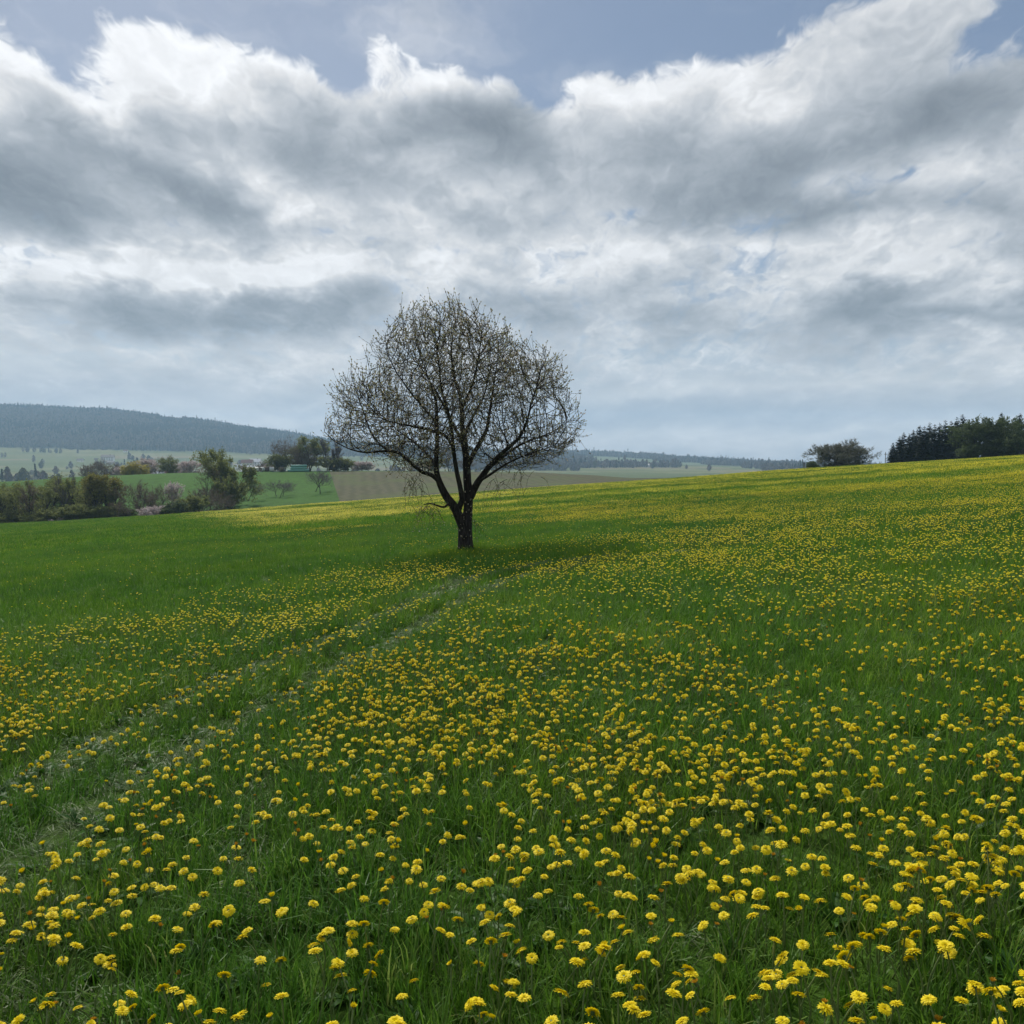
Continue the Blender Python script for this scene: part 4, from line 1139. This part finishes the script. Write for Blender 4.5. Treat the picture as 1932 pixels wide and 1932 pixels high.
# --- the row along the brook, left, its feet behind the brow of the field
G1 = 'slender trees in the row on the left'
L1 = 'slender olive-brown tree just leafing in the row along the field edge'
row = [(-60, 96), (-35, 90), (-10, 100), (6, 92), (14, 86), (24, 95), (37, 90), (50, 99), (62, 104, 'dark'), (76, 92), (91, 97), (104, 90), (116, 100), (132, 112, 'bare'), (144, 95), (155, 103), (163, 106), (172, 109, 'dark'), (178, 104)]
for i, q in enumerate(row):
    if len(q) == 3 and q[2] == 'dark':
        plant('alder', 'alder_tree', q[0], 178 + trng.uniform(-4, 6), q[1], 'dark dense slender tree in the left row, %s' % ('toward the picture edge' if q[0] < 100 else 'next to the yellow-green trees'), group=G1, wide=1.0, var=0)
    elif len(q) == 3:
        plant('poplar', 'bare_tree', q[0], 182, q[1], 'bare thin tree poking above the left row of trees', group=G1, wide=0.5)
    else:
        plant('alder', 'alder_tree', q[0], 178 + trng.uniform(-5, 8), q[1], L1, group=G1, wide=trng.uniform(1.2, 1.6), var=1 + i % 3)
for i in range(14):
    plant('alder', 'alder_tree', -70 + 19.5 * i + trng.uniform(-4, 4), 189 + trng.uniform(-2, 5), 100 + trng.uniform(-8, 8), 'slender olive tree in the second line behind the left row', group=G1, wide=trng.uniform(1.2, 1.6), var=1 + i % 3)
for i, (X, h) in enumerate(((186, 106), (194, 104), (203, 100), (211, 96))):
    plant('yellow_alder', 'alder_tree', X, 176 + 2 * i, h, ('yellow-green slender tree, %s of the four at the right end of the left row' % ('leftmost', 'second', 'third', 'rightmost')[i]), group=G1, wide=1.35)
for i, (X, h) in enumerate(((-20, 52), (12, 48), (36, 50), (60, 52), (88, 46), (108, 50), (140, 48), (162, 52), (186, 46), (206, 44), (222, 40))):
    plant('olive_shrub', 'shrub', X, 172 + trng.uniform(-2, 3), h, 'low dark shrub under the slender trees of the left row', 'shrub', 'undergrowth of the left row', wide=1.5)
plant('blossom', 'blossoming_shrub', 124, 170, 28, 'low pinkish blossoming shrub at the foot of the left row', 'shrub', wide=1.5)
plant('bare_shrub', 'bare_shrub', 232, 174, 52, 'low brown bare shrub between the yellow-green trees and the tall bare one', 'shrub', wide=1.2)
plant('bare_shrub', 'bare_shrub', 272, 178, 88, 'tall rounded bare brown shrub above the pink blossom', 'shrub', wide=1.0)
plant('bare_shrub', 'bare_shrub', 296, 182, 74, 'bare brown shrub right behind the pink blossom', 'shrub', wide=1.0)
plant('blossom', 'blossoming_shrub', 284, 170, 33, 'pale pink blossoming shrub in front of the bare brown ones', 'shrub', wide=1.35, var=0)
plant('blossom', 'blossoming_shrub', 309, 172, 34, 'small pale blossoming shrub beside a round green one', 'shrub', wide=0.9, var=1)
plant('green_shrub', 'green_shrub', 328, 172, 40, 'round green shrub at the right of the pale blossom', 'shrub', wide=1.2)
plant('olive_shrub', 'dark_shrub', 357, 176, 52, 'dark rounded shrub left of the big olive tree', 'shrub', wide=1.25)
plant('fruit', 'fruit_tree', 234, 232, 40, 'small dark fruit tree alone on the green slope at left', group='fruit trees on the meadow')
plant('blossom', 'fruit_tree', 329, 226, 44, 'small fruit tree with pale blossom above the round green shrub', group='fruit trees on the meadow', wide=0.7)
# --- the clump with the big olive tree
plant('oldolive', 'leafing_tree', 418, 205, 118, 'big olive-green tree just leafing, tallest of the clump on the meadow', wide=0.85)
plant('oldbare', 'bare_tree', 392, 200, 96, 'broad brown-grey tree at the left of the olive one', wide=0.8)
plant('olive_shrub', 'leafing_tree', 434, 196, 72, 'lower yellow-olive tree at the right foot of the olive one', wide=0.75)
plant('bare_shrub', 'bare_shrub', 376, 190, 62, 'dense grey bare shrub at the left foot of the meadow clump', 'shrub', wide=1.2)
plant('bare_shrub', 'bare_shrub', 404, 186, 48, 'dark low shrub in front of the meadow clump', 'shrub', wide=1.4)
# --- plum trees on the slope
for X, d, h, lab in ((452, 225, 38, 'small grey plum tree beside the olive clump'), (461, 222, 42, 'small grey plum tree in front of its neighbour beside the olive clump'), (467, 217, 44, 'nearest grey plum tree right of the olive clump'),
                     (522, 227, 36, 'left stem of the three small plum trees mid-slope'), (527, 221, 38, 'middle and nearest of the three small plum trees mid-slope'), (533, 226, 35, 'right stem of the three small plum trees mid-slope'),
                     (595, 232, 44, 'grey plum tree half behind the one near the ploughed field'), (604, 225, 50, 'grey plum tree standing nearest the ploughed field')):
    plant('fruit', 'plum_tree', X, d, h, lab, group='fruit trees on the meadow', wide=1.25)
# --- trees along the top of the meadow
plant('oldbare', 'bare_tree', 536, 306, 62, 'bare brown tree at the left end of the wood above the bales', wide=0.85)
plant('oldbare', 'bare_tree', 556, 309, 72, 'broad bare tree behind the green-wrapped stack, left one', wide=1.25)
plant('oldolive', 'bare_tree', 584, 311, 68, 'rounded brownish tree behind the green-wrapped stack, right one', wide=1.3)
plant('olive_shrub', 'dark_shrub', 526, 303, 36, 'dark bushy tree left of the green-wrapped stack', 'shrub', wide=1.2)
plant('bare_shrub', 'dark_shrub', 574, 304, 40, 'dark bush just above the green-wrapped stack', 'shrub', wide=1.3)
plant('poplar', 'bare_tree', 620, 302, 66, 'tall dark bare tree, left of the pair by the ploughed field', wide=0.9)
plant('poplar', 'bare_tree', 638, 304, 60, 'tall bare tree, right of the pair by the ploughed field', wide=1.0)
plant('olive_shrub', 'dark_shrub', 630, 300, 32, 'low dark thicket under the pair of tall bare trees', 'shrub', wide=1.8)
plant('olive_shrub', 'dark_shrub', 650, 300, 26, 'low dark thicket at the right edge of the bare pair', 'shrub', wide=1.4)
for i, X in enumerate((672, 683, 695)):
    plant('blossom', 'hedge_bush', X, 306, 20, 'pale-topped hedge bush at the top of the ploughed field, %s of three' % ('left', 'middle', 'right')[i], 'shrub', 'hedge above the ploughed field', wide=1.2)
for X, d, h, w, k, lab in ((848, 312, 62, 1.0, 'oldbare', 'broad bare tree far behind the lone tree trunk'), (815, 306, 26, 1.6, 'olive_shrub', 'low dark bush seen left of the lone tree trunk'), (775, 306, 20, 1.6, 'bare_shrub', 'low brown bush on the skyline of the ploughed field'), (880, 306, 28, 1.5, 'bare_shrub', 'low bare bush behind the lone tree trunk')):
    plant(k, 'bare_tree' if 'tree far' in lab else 'bush', X, d, h, lab, 'tree' if 'tree far' in lab else 'shrub', wide=w)
# --- beyond the green slope, left
plant('willow', 'willow_tree', 243, 309, 30, 'yellow weeping willow, left of the two on the green slope', group='yellow willows', wide=1.5)
plant('willow', 'willow_tree', 261, 311, 32, 'yellow weeping willow, right of the two on the green slope', group='yellow willows', wide=1.4)
far_row = [(158, 'bare_shrub', 24, 'pinkish bare bush at the left end of the hedge beyond the green slope'), (180, 'bare_shrub', 30, 'brown bare bush in the hedge left of the willows'), (196, 'oldbare', 34, 'grey-brown bare tree in the hedge left of the willows'), (212, 'oldbare', 32, 'grey-brown bare tree next to the willows'), (226, 'blossom', 20, 'pale bush touching the left willow'),
           (280, 'blossom', 34, 'pale pinkish tree right of the willows'), (293, 'oldbare', 38, 'brown bare tree right of the willows'), (306, 'oldbare', 40, 'taller brown bare tree beyond the green slope'), (321, 'oldolive', 36, 'olive-brown tree beyond the green slope'), (336, 'blossom', 24, 'pale blossoming bush in the hedge left of the olive clump'), (348, 'blossom', 26, 'white blossoming tree with dark stems left of the olive clump'), (362, 'blossom', 26, 'white blossoming tree touching the olive clump'), (508, 'blossom', 18, 'pale bush behind the round bales'), (498, 'bare_shrub', 24, 'thin bare bush right behind the round bales')]
for i, (X, k, h, lab) in enumerate(far_row):
    plant(k, 'hedge_bush' if 'bush' in lab else 'hedge_tree', X, 332 + (i * 37) % 14, h + 6, lab, 'shrub' if 'bush' in lab else 'tree', group='hedge beyond the green slope', wide=1.15)
# --- right-hand skyline
plant('spreading', 'spreading_shrub', 1574, 176, 70, 'wide spreading bare shrub standing alone on the crest', 'shrub', wide=1.4, sink=0.5, var=0)
plant('spreading', 'spreading_shrub', 1606, 180, 62, 'right half of the wide spreading shrub clump on the crest', 'shrub', wide=1.2, sink=0.5, var=0)
plant('green_shrub', 'small_bush', 1533, 172, 24, 'small low bush at the left foot of the spreading shrub', 'shrub', wide=1.1)
plant('poplar', 'sapling', 1517, 170, 22, 'thin bare sapling left of the spreading shrub on the crest', 'tree', wide=0.35)
spr = [(1684, 45, 180), (1696, 56, 183), (1704, 62, 190), (1714, 60, 184), (1722, 66, 192), (1733, 74, 188), (1742, 72, 184), (1752, 78, 193), (1762, 74, 186), (1771, 76, 194), (1782, 80, 187), (1793, 78, 192), (1803, 84, 195), (1814, 88, 193)]
for i, (X, h, d) in enumerate(spr):
    plant('spruce', 'spruce_tree', X, d, h, 'dark spruce inside the dense row on the right crest' if 0 < i < 13 else ('low leftmost dark spruce of the row on the crest' if i == 0 else 'tall dark spruce touching the big leafy tree'), group='dark spruces on the crest', wide=1.25)
plant('leafy', 'leafy_tree', 1842, 174, 86, 'big rounded green tree right of the spruces', wide=1.1, var=0)
plant('leafy', 'leafy_tree', 1878, 174, 82, 'green tree merging with the right side of the big rounded one', wide=1.0, var=1)
plant('green_shrub', 'green_shrub', 1826, 171, 34, 'low green shrub at the left foot of the big leafy tree', 'shrub', wide=1.3)
plant('green_shrub', 'green_shrub', 1864, 171, 36, 'low green shrub between the feet of the leafy trees at right', 'shrub', wide=1.4)
plant('green_shrub', 'green_shrub', 1906, 169, 54, 'low round green shrub under the leafy trees at right', 'shrub', wide=1.2)
plant('spruce', 'spruce_tree', 1887, 188, 86, 'dark spruce tip rising behind the leafy trees', group='dark spruces on the crest')
plant('spruce', 'spruce_tree', 1922, 188, 82, 'dark spruce at the right edge of the picture', group='dark spruces on the crest', wide=1.2)
plant('spruce', 'spruce_tree', 1940, 190, 70, 'spruce cut by the right edge of the picture', group='dark spruces on the crest', wide=1.2)
plant('bare_shrub', 'bare_shrub', 1936, 172, 44, 'brown bare shrub at the right edge under the spruce', 'shrub', wide=1.1)

# ------------------------------------------------------------------ bales on the meadow
M_FOIL_W = plain('white bale foil', (0.62, 0.64, 0.62), 0.35, 0.5, 0.12, 2.0)
M_FOIL_D = plain('weathered hay', (0.16, 0.13, 0.09), 0.9, 0.1, 0.3, 4.0)
M_FOIL_G = plain('green bale foil', (0.13, 0.32, 0.26), 0.30, 0.5, 0.18, 1.5)
def bale_meshes(rad, L, mat, key):
    mb = MB(); n = 18; seg = 6
    pts = [(-L / 2 + L * k / seg, 0, 0) for k in range(seg + 1)]
    rr = [rad * (0.93 if k in (0, seg) else 1.0 + 0.012 * math.sin(k * 2.1)) for k in range(seg + 1)]
    mb.tube(pts, rr, n, True); mb.f.append(tuple(reversed(range(n))))
    w = mb.mesh('wrap', mat, False)
    e = MB()
    e.tube([(L / 2 + 0.01, 0, 0), (L / 2 + 0.03, 0, 0)], [rad * 0.86, rad * 0.5], n, True)
    return w, e.mesh('bale_end', M_FOIL_D)
def bale(key, X, depth, z, turn, meshes, label, group, rad):
    p = at(X, depth)
    o = tag(add_obj(key, None), label, 'bale', group); o.location = p + Vector((0, 0, rad * 0.97 + z)); o.rotation_euler = (0, 0, turn)
    add_obj('wrap', meshes[0], o); add_obj('bale_end', meshes[1], o); add_obj('bale_end', meshes[1], o).rotation_euler = (0, 0, math.pi)
    return o
RB = 0.78
wm, dm, gm = bale_meshes(RB, 1.45, M_FOIL_W, 'w'), bale_meshes(RB, 1.45, M_FOIL_D, 'd'), bale_meshes(0.40, 1.72, M_FOIL_G, 'g')
for i, (X, d, m, a) in enumerate(((484, 301, wm, 0.1), (494, 300, wm, 1.2), (503, 302, dm, 0.6), (513, 301, wm, 0.2), (531, 300, dm, 0.9))):
    bale('round_bale', X, d, 0, a, m, ('white-wrapped round bale farthest left on the meadow edge', 'white-wrapped round bale showing its dark end', 'brown hay bale between two white-wrapped ones', 'white-wrapped round bale right of the brown one', 'brown round bale nearest the green-wrapped stack')[i], 'round bales on the meadow edge', RB)
place = ('bottom', 'middle', 'top')
for lev, n, off in ((0, 4, 0.0), (1, 3, 5.4), (2, 3, 6.0)):
    for k in range(n):
        bale('wrapped_bale', 548 + 1.75 / 300 * FPX * k + off * (1 if lev else 0), 297.5 + 0.2 * lev, lev * 0.73, 0.02, gm,
             'green-wrapped bale in the %s layer of the stack, number %s from the left' % (place[lev], ('one', 'two', 'three', 'four')[k]), 'stack of green-wrapped bales', 0.40)

# ------------------------------------------------------------------ posts on the crest
M_WOOD = plain('weathered post', (0.10, 0.085, 0.07), 0.9, 0.15, 0.25, 8)
p = at(1670, 172); mb = MB(); mb.tube([(0, 0, -0.4), (0.01, 0, 1.2), (0.03, 0, 2.7)], [0.07, 0.06, 0.05], 8); o = mb.build('post', M_WOOD); o.location = p
tag(o, 'thin wooden post standing left of the spruces', 'post')
b_ = MB(); b_.box((-0.25, -0.03, 2.25), (0.30, 0.03, 2.33)); b_.build('crossbar', M_WOOD, o)

# ------------------------------------------------------------------ farm and village in the valley
M_WALL = plain('white render', (0.86, 0.85, 0.83), 0.85, 0.2, 0.06, 0.5)
M_WALL2 = plain('cream render', (0.60, 0.55, 0.46), 0.85, 0.2, 0.06, 0.5)
M_ROOFD = plain('dark slate roof', (0.045, 0.047, 0.055), 0.6, 0.3, 0.2, 1.0)
M_ROOFL = plain('slate roof painted with sky sheen', (0.50, 0.51, 0.54), 0.45, 0.4, 0.1, 1.0)  # slate roofs, the sky's reflection put into the pale base colour
M_ROOFR = plain('red tile roof', (0.19, 0.085, 0.060), 0.8, 0.2, 0.25, 1.0)
M_WIN = plain('window glass', (0.04, 0.05, 0.06), 0.15, 0.6, 0.1, 1.0)
def house(name, X, depth, L, Wd, hw, hr, turn, wall, roof, label, group, lift=0.0, windows=True, chimney=True):
    o = tag(add_obj(name, None), label, 'house', group); o.location = at(X, depth) + Vector((0, 0, lift - 0.2)); o.rotation_euler = (0, 0, turn)
    mb = MB(); mb.box((-L / 2, -Wd / 2, 0), (L / 2, Wd / 2, hw))
    n = len(mb.v)
    for s in (-1, 1):
        mb.tri((s * L / 2, -Wd / 2, hw), (s * L / 2, Wd / 2, hw), (s * L / 2, 0, hw + hr))
    mb.build('wall', wall, o)
    rf = MB(); e = 0.5; q = e * hr / (Wd / 2)
    sec = [(-Wd / 2 - e, hw - q), (0, hw + hr), (Wd / 2 + e, hw - q), (Wd / 2 + e, hw - q + 0.25), (0, hw + hr + 0.28), (-Wd / 2 - e, hw - q + 0.25)]
    for sx in (-1, 1): rf.v += [(sx * (L / 2 + e), a, b + 0.02) for a, b in sec]
    rf.f += [(i, (i + 1) % 6, 6 + (i + 1) % 6, 6 + i) for i in range(6)] + [(0, 1, 4, 5), (1, 2, 3, 4), (11, 10, 7, 6), (10, 9, 8, 7)]
    r_ = rf.build('roof', roof, o)
    if chimney:
        c = MB(); c.box((L * 0.18, -0.4, hw + hr * 0.8), (L * 0.18 + 0.8, 0.4, hw + hr + 1.0)); c.build('chimney', M_ROOFR, r_)
    if windows:
        nw = max(2, int(L / 3.4)); wm_ = MB(); wm_.box((-0.55, -0.05, -0.7), (0.55, 0.05, 0.7)); me = wm_.mesh('window', M_WIN)
        for fl_ in range(max(1, int(hw / 2.8))):
            for i in range(nw):
                w_ = add_obj('window', me, o); w_.location = (-L / 2 + L * (i + 0.5) / nw, -Wd / 2 - 0.02, 1.5 + 2.8 * fl_)
    return o
house('farmhouse', 204, 1500, 19, 10, 6.0, 3.4, 0.15, M_WALL, M_ROOFD, 'long white farmhouse with a dark roof in the valley at left', 'houses in the valley', lift=16)
house('farm_shed', 209, 1480, 12, 7, 3.2, 2.2, 0.1, M_WALL2, M_ROOFD, 'low dark-roofed shed in front of the white farmhouse', 'houses in the valley', lift=10, windows=False, chimney=False)
house('barn', 152, 1500, 9, 6, 3.0, 2.0, 0.0, M_WALL, M_ROOFD, 'small white barn on the pasture left of the farmhouse', 'houses in the valley', lift=15, windows=False, chimney=False)
house('small_house', 182, 1510, 5, 5, 3.4, 2.0, 0.4, M_WALL, M_ROOFD, 'tiny white house beside the dark trees left of the farmhouse', 'houses in the valley', lift=15, chimney=False)
house('small_house', 237, 2200, 9, 6, 4, 2.5, 0.2, M_WALL, M_ROOFR, 'small white house under the forest, right of the farmhouse', 'houses in the valley', lift=3, chimney=False)
V_G = 'houses of the village'
vil = [(467, 1250, 15, 9, 7, 4, 0.05, 10.0, 'large white village house at the left of the cluster'), (482, 1260, 16, 9, 6, 4, -0.1, 12.0, 'large white village house with the higher roof'), (461, 1150, 10, 8, 5, 3.5, 0.5, 6.0, 'white village house low at the left of the cluster'),
       (475, 1140, 11, 8, 5, 3.5, -0.3, 6.5, 'white village house in the middle of the front row'), (489, 1160, 9, 8, 5, 3.2, 0.2, 6.0, 'white village house at the right of the front row'), (452, 1200, 9, 7, 5, 3, 0.8, 8.0, 'village house half behind the olive tree'),
       (500, 1210, 10, 8, 5, 3.5, -0.6, 7.0, 'village house right of the white cluster'), (299, 900, 10, 7, 5, 3, 0.2, 4.0, 'white house among the trees right of the willows'), (318, 920, 11, 7, 5, 3, -0.2, 4.5, 'low white house behind the blossoming hedge'), (349, 940, 11, 8, 5, 3, 0.1, 6.0, 'blue-grey roofed house behind the blossoming trees')]
for i, (X, d, L, w_, hw, hr, a, lf, lab) in enumerate(vil):
    house('village_house', X, d, L, w_, hw, hr, a, M_WALL if i % 3 else M_WALL2, M_ROOFL if i % 2 else M_ROOFR, lab, V_G, lift=lf)
house('far_barn', 1224, 1900, 26, 12, 4, 2.5, 0.1, M_WALL, M_WALL, 'long pale barn far off right of the lone tree', 'houses in the valley', lift=0, windows=False, chimney=False)

# ------------------------------------------------------------------ woods far off
def blob(seed, h, w, mat, n=70, cone=False):
    r = random.Random(seed); mb = MB()
    for _ in range(n):
        f = r.random(); a = r.uniform(0, 6.283)
        if cone: q = w * (1 - f) * (0.6 + 0.5 * r.random()); z = h * (0.05 + 0.95 * f)
        else:
            q = w * math.sin(math.pi * (0.12 + 0.85 * f)) * (0.55 + 0.5 * r.random()); z = h * (0.18 + 0.82 * f)
        c = Vector((q * math.cos(a), q * math.sin(a), z)); s = (0.32 if cone else 0.36) * w * r.uniform(0.7, 1.3)
        d = Vector((math.cos(a), math.sin(a), r.gauss(0.2, 0.5))).normalized(); u = rdir(r, d, 1.57); v = d.cross(u)
        mb.quad(c - u * s, c - v * s * 0.8, c + u * s, c + v * s * 0.9)
    mb.tube([(0, 0, -1), (0, 0, h * 0.5)], [w * 0.07, w * 0.04], 4, False)
    return mb.mesh('far_tree', mat)
def far_mat(name, a, b):
    return leafy(name, [(0.0, a), (1.0, b)], 0.2, 0.8, 0.1)
M_F_BROWN = far_mat('far bare wood', (0.10, 0.082, 0.070), (0.21, 0.17, 0.14))
M_F_CON = far_mat('far conifers', (0.012, 0.020, 0.014), (0.028, 0.040, 0.026))
M_F_OLIVE = far_mat('far leafing wood', (0.06, 0.065, 0.03), (0.12, 0.12, 0.055))
M_F_PALE = far_mat('far blossom', (0.26, 0.26, 0.19), (0.42, 0.40, 0.32))
FT = [blob(1, 14, 4.6, M_F_BROWN), blob(2, 13, 5.2, M_F_BROWN), blob(3, 15, 3.4, M_F_CON, 80, True), blob(4, 17, 3.2, M_F_CON, 80, True), blob(5, 12, 4.8, M_F_OLIVE), blob(6, 8, 4.4, M_F_PALE)]
frng = np.random.default_rng(5)
def wood(name, X0, X1, d0, d1, spacing, pick, label, keepf=None):
    n = int((X1 - X0) / FPX * (d0 + d1) / 2 * (d1 - d0) / spacing ** 2)
    X = frng.uniform(X0, X1, n); d = np.sqrt(frng.uniform(d0 * d0, d1 * d1, n)); x = (X - 966) / FPX * d
    if keepf is not None:
        k = keepf(X, d, x); X, d, x = X[k], d[k], x[k]
    n = len(x); s = frng.uniform(0.6, 1.0, n) * (1 + 0.35 * (frng.random(n) < 0.05))
    o = instancer(name, np.stack([x, d, H(x, d) - 0.3], -1), np.stack([frng.normal(0, .04, n), frng.normal(0, .04, n), frng.uniform(0, 6.28, n)], -1), np.stack([s, s, s * frng.uniform(0.8, 1.25, n)], -1), pick(X, d, x, n), FT)
    print(name, n)
    return tag(o, label, 'forest', kind='stuff')
def pick_left(X, d, x, n):
    con = 0.22 + 0.55 * smooth01((X - 180) / 260) + 0.45 * smooth01((d - 3080) / 120) + 1.6 * wn(x, d, 260, 601, 3)
    c = frng.random(n) < np.clip(con, 0.04, 0.97)
    return np.where(c, 2 + frng.integers(0, 2, n), np.where(frng.random(n) < 0.88, frng.integers(0, 2, n), 4))
wood('hill_forest', -400, 800, 2300, 3420, 7.2, pick_left, 'dark forest covering the long hill at left',
     lambda X, d, x: (d > 2310 + 60 * wn(x, d, 160, 611, 3)) & ~((X > 305) & (X < 345) & (d > 3180)) )
def pick_right(X, d, x, n):
    con = 0.10 + 0.7 * (d > 3100) * (X > 1105) + 1.1 * wn(x, d, 200, 603, 3)
    c = frng.random(n) < np.clip(con, 0.04, 0.95)
    return np.where(c, 2 + frng.integers(0, 2, n), frng.integers(0, 2, n))
def keep_right(X, d, x):
    clear = wn(x, d, 420, 407, 3) > 0.10
    return ~(clear & (d < 3050)) & (wn(x * 0.4, d, 110, 613, 3) + 0.75 * smooth01((d - 2150) / 500) > 0.12)
wood('far_forest', 780, 1760, 1500, 3420, 9.0, pick_right, 'patchy woods on the far hills at right', keep_right)
# single trees and hedges of the valley floor, too many and small to pick apart
def pick_val(X, d, x, n): return frng.choice(6, n, p=[0.34, 0.26, 0.02, 0.01, 0.22, 0.15])
def keep_val(X, d, x):
    hedge = np.abs(((d + 0.22 * x + 25 * wn(x, d, 240, 617, 2)) / 170.0) % 1.0 - 0.5) < 0.022
    riv = np.abs(d - 1010 - 0.12 * x - 40 * wn(x, d, 200, 619, 2)) < 26
    k = (hedge & (wn(x, d, 130, 615, 3) > 0.10)) | (riv & (wn(x, d, 70, 623, 2) > -0.05))
    view = ((X > 140) & (X < 275) & (d > 1120) & (d < 1480)) | ((X > 445) & (X < 505) & (d < 1240))
    return k & ~view & ~((X > 950) & ((d < 1500) | (frng.random(len(X)) < 0.5)))
wood('valley_trees', -300, 1500, 900, 2280, 11.0, pick_val, 'hedges and scattered bare trees on the hazy valley floor', keep_val)
# the clear dark trees round the farm
for X, d, h, w_, k, lab, lift in ((186, 1490, 11, 1.0, 2, 'dark conifer left of the white farmhouse', 14), (191, 1495, 12, 1.0, 3, 'second dark conifer left of the white farmhouse', 14), (235, 1480, 14, 1.2, 3, 'dark conifer between the farmhouse and the big dark clump', 12), (241, 1490, 13, 1.3, 2, 'dark conifer just left of the big dark clump', 12),
                                  (253, 1480, 15, 1.9, 2, 'big dark tree clump right of the farm, left tree', 11), (259, 1485, 16, 2.0, 3, 'big dark tree clump right of the farm, middle tree', 11), (266, 1480, 14, 1.9, 2, 'big dark tree clump right of the farm, right tree', 11), (1096, 1800, 16, 2.0, 2, 'dark wood edge tree right of the lone tree, left one', 0), (1104, 1800, 15, 2.0, 3, 'dark wood edge tree right of the lone tree, right one', 0)):
    me = FT[k]; o = tag(add_obj('dark_tree', None), lab, 'tree', 'dark trees in the valley'); s = h / 15.0
    o.location = at(X, d) + Vector((0, 0, 0)); o.scale = (s * w_, s * w_, s * 1.1)
    add_obj('crown', me, o)

# ------------------------------------------------------------------ haze in the air
hz_ = MB(); hz_.box((-5750, -5750, -130), (5750, 5750, 265))
m, t = new_mat('haze')
v = t.node('ShaderNodeVolumePrincipled'); v.inputs['Color'].default_value = HAZE_COL; v.inputs['Density'].default_value = HAZE
v.inputs['Anisotropy'].default_value = 0.2
o_ = t.node('ShaderNodeOutputMaterial'); m.node_tree.links.new(v.outputs[0], o_.inputs['Volume'])
tag(hz_.build('haze', m), 'thin blue haze in the air of the valley', kind='stuff')
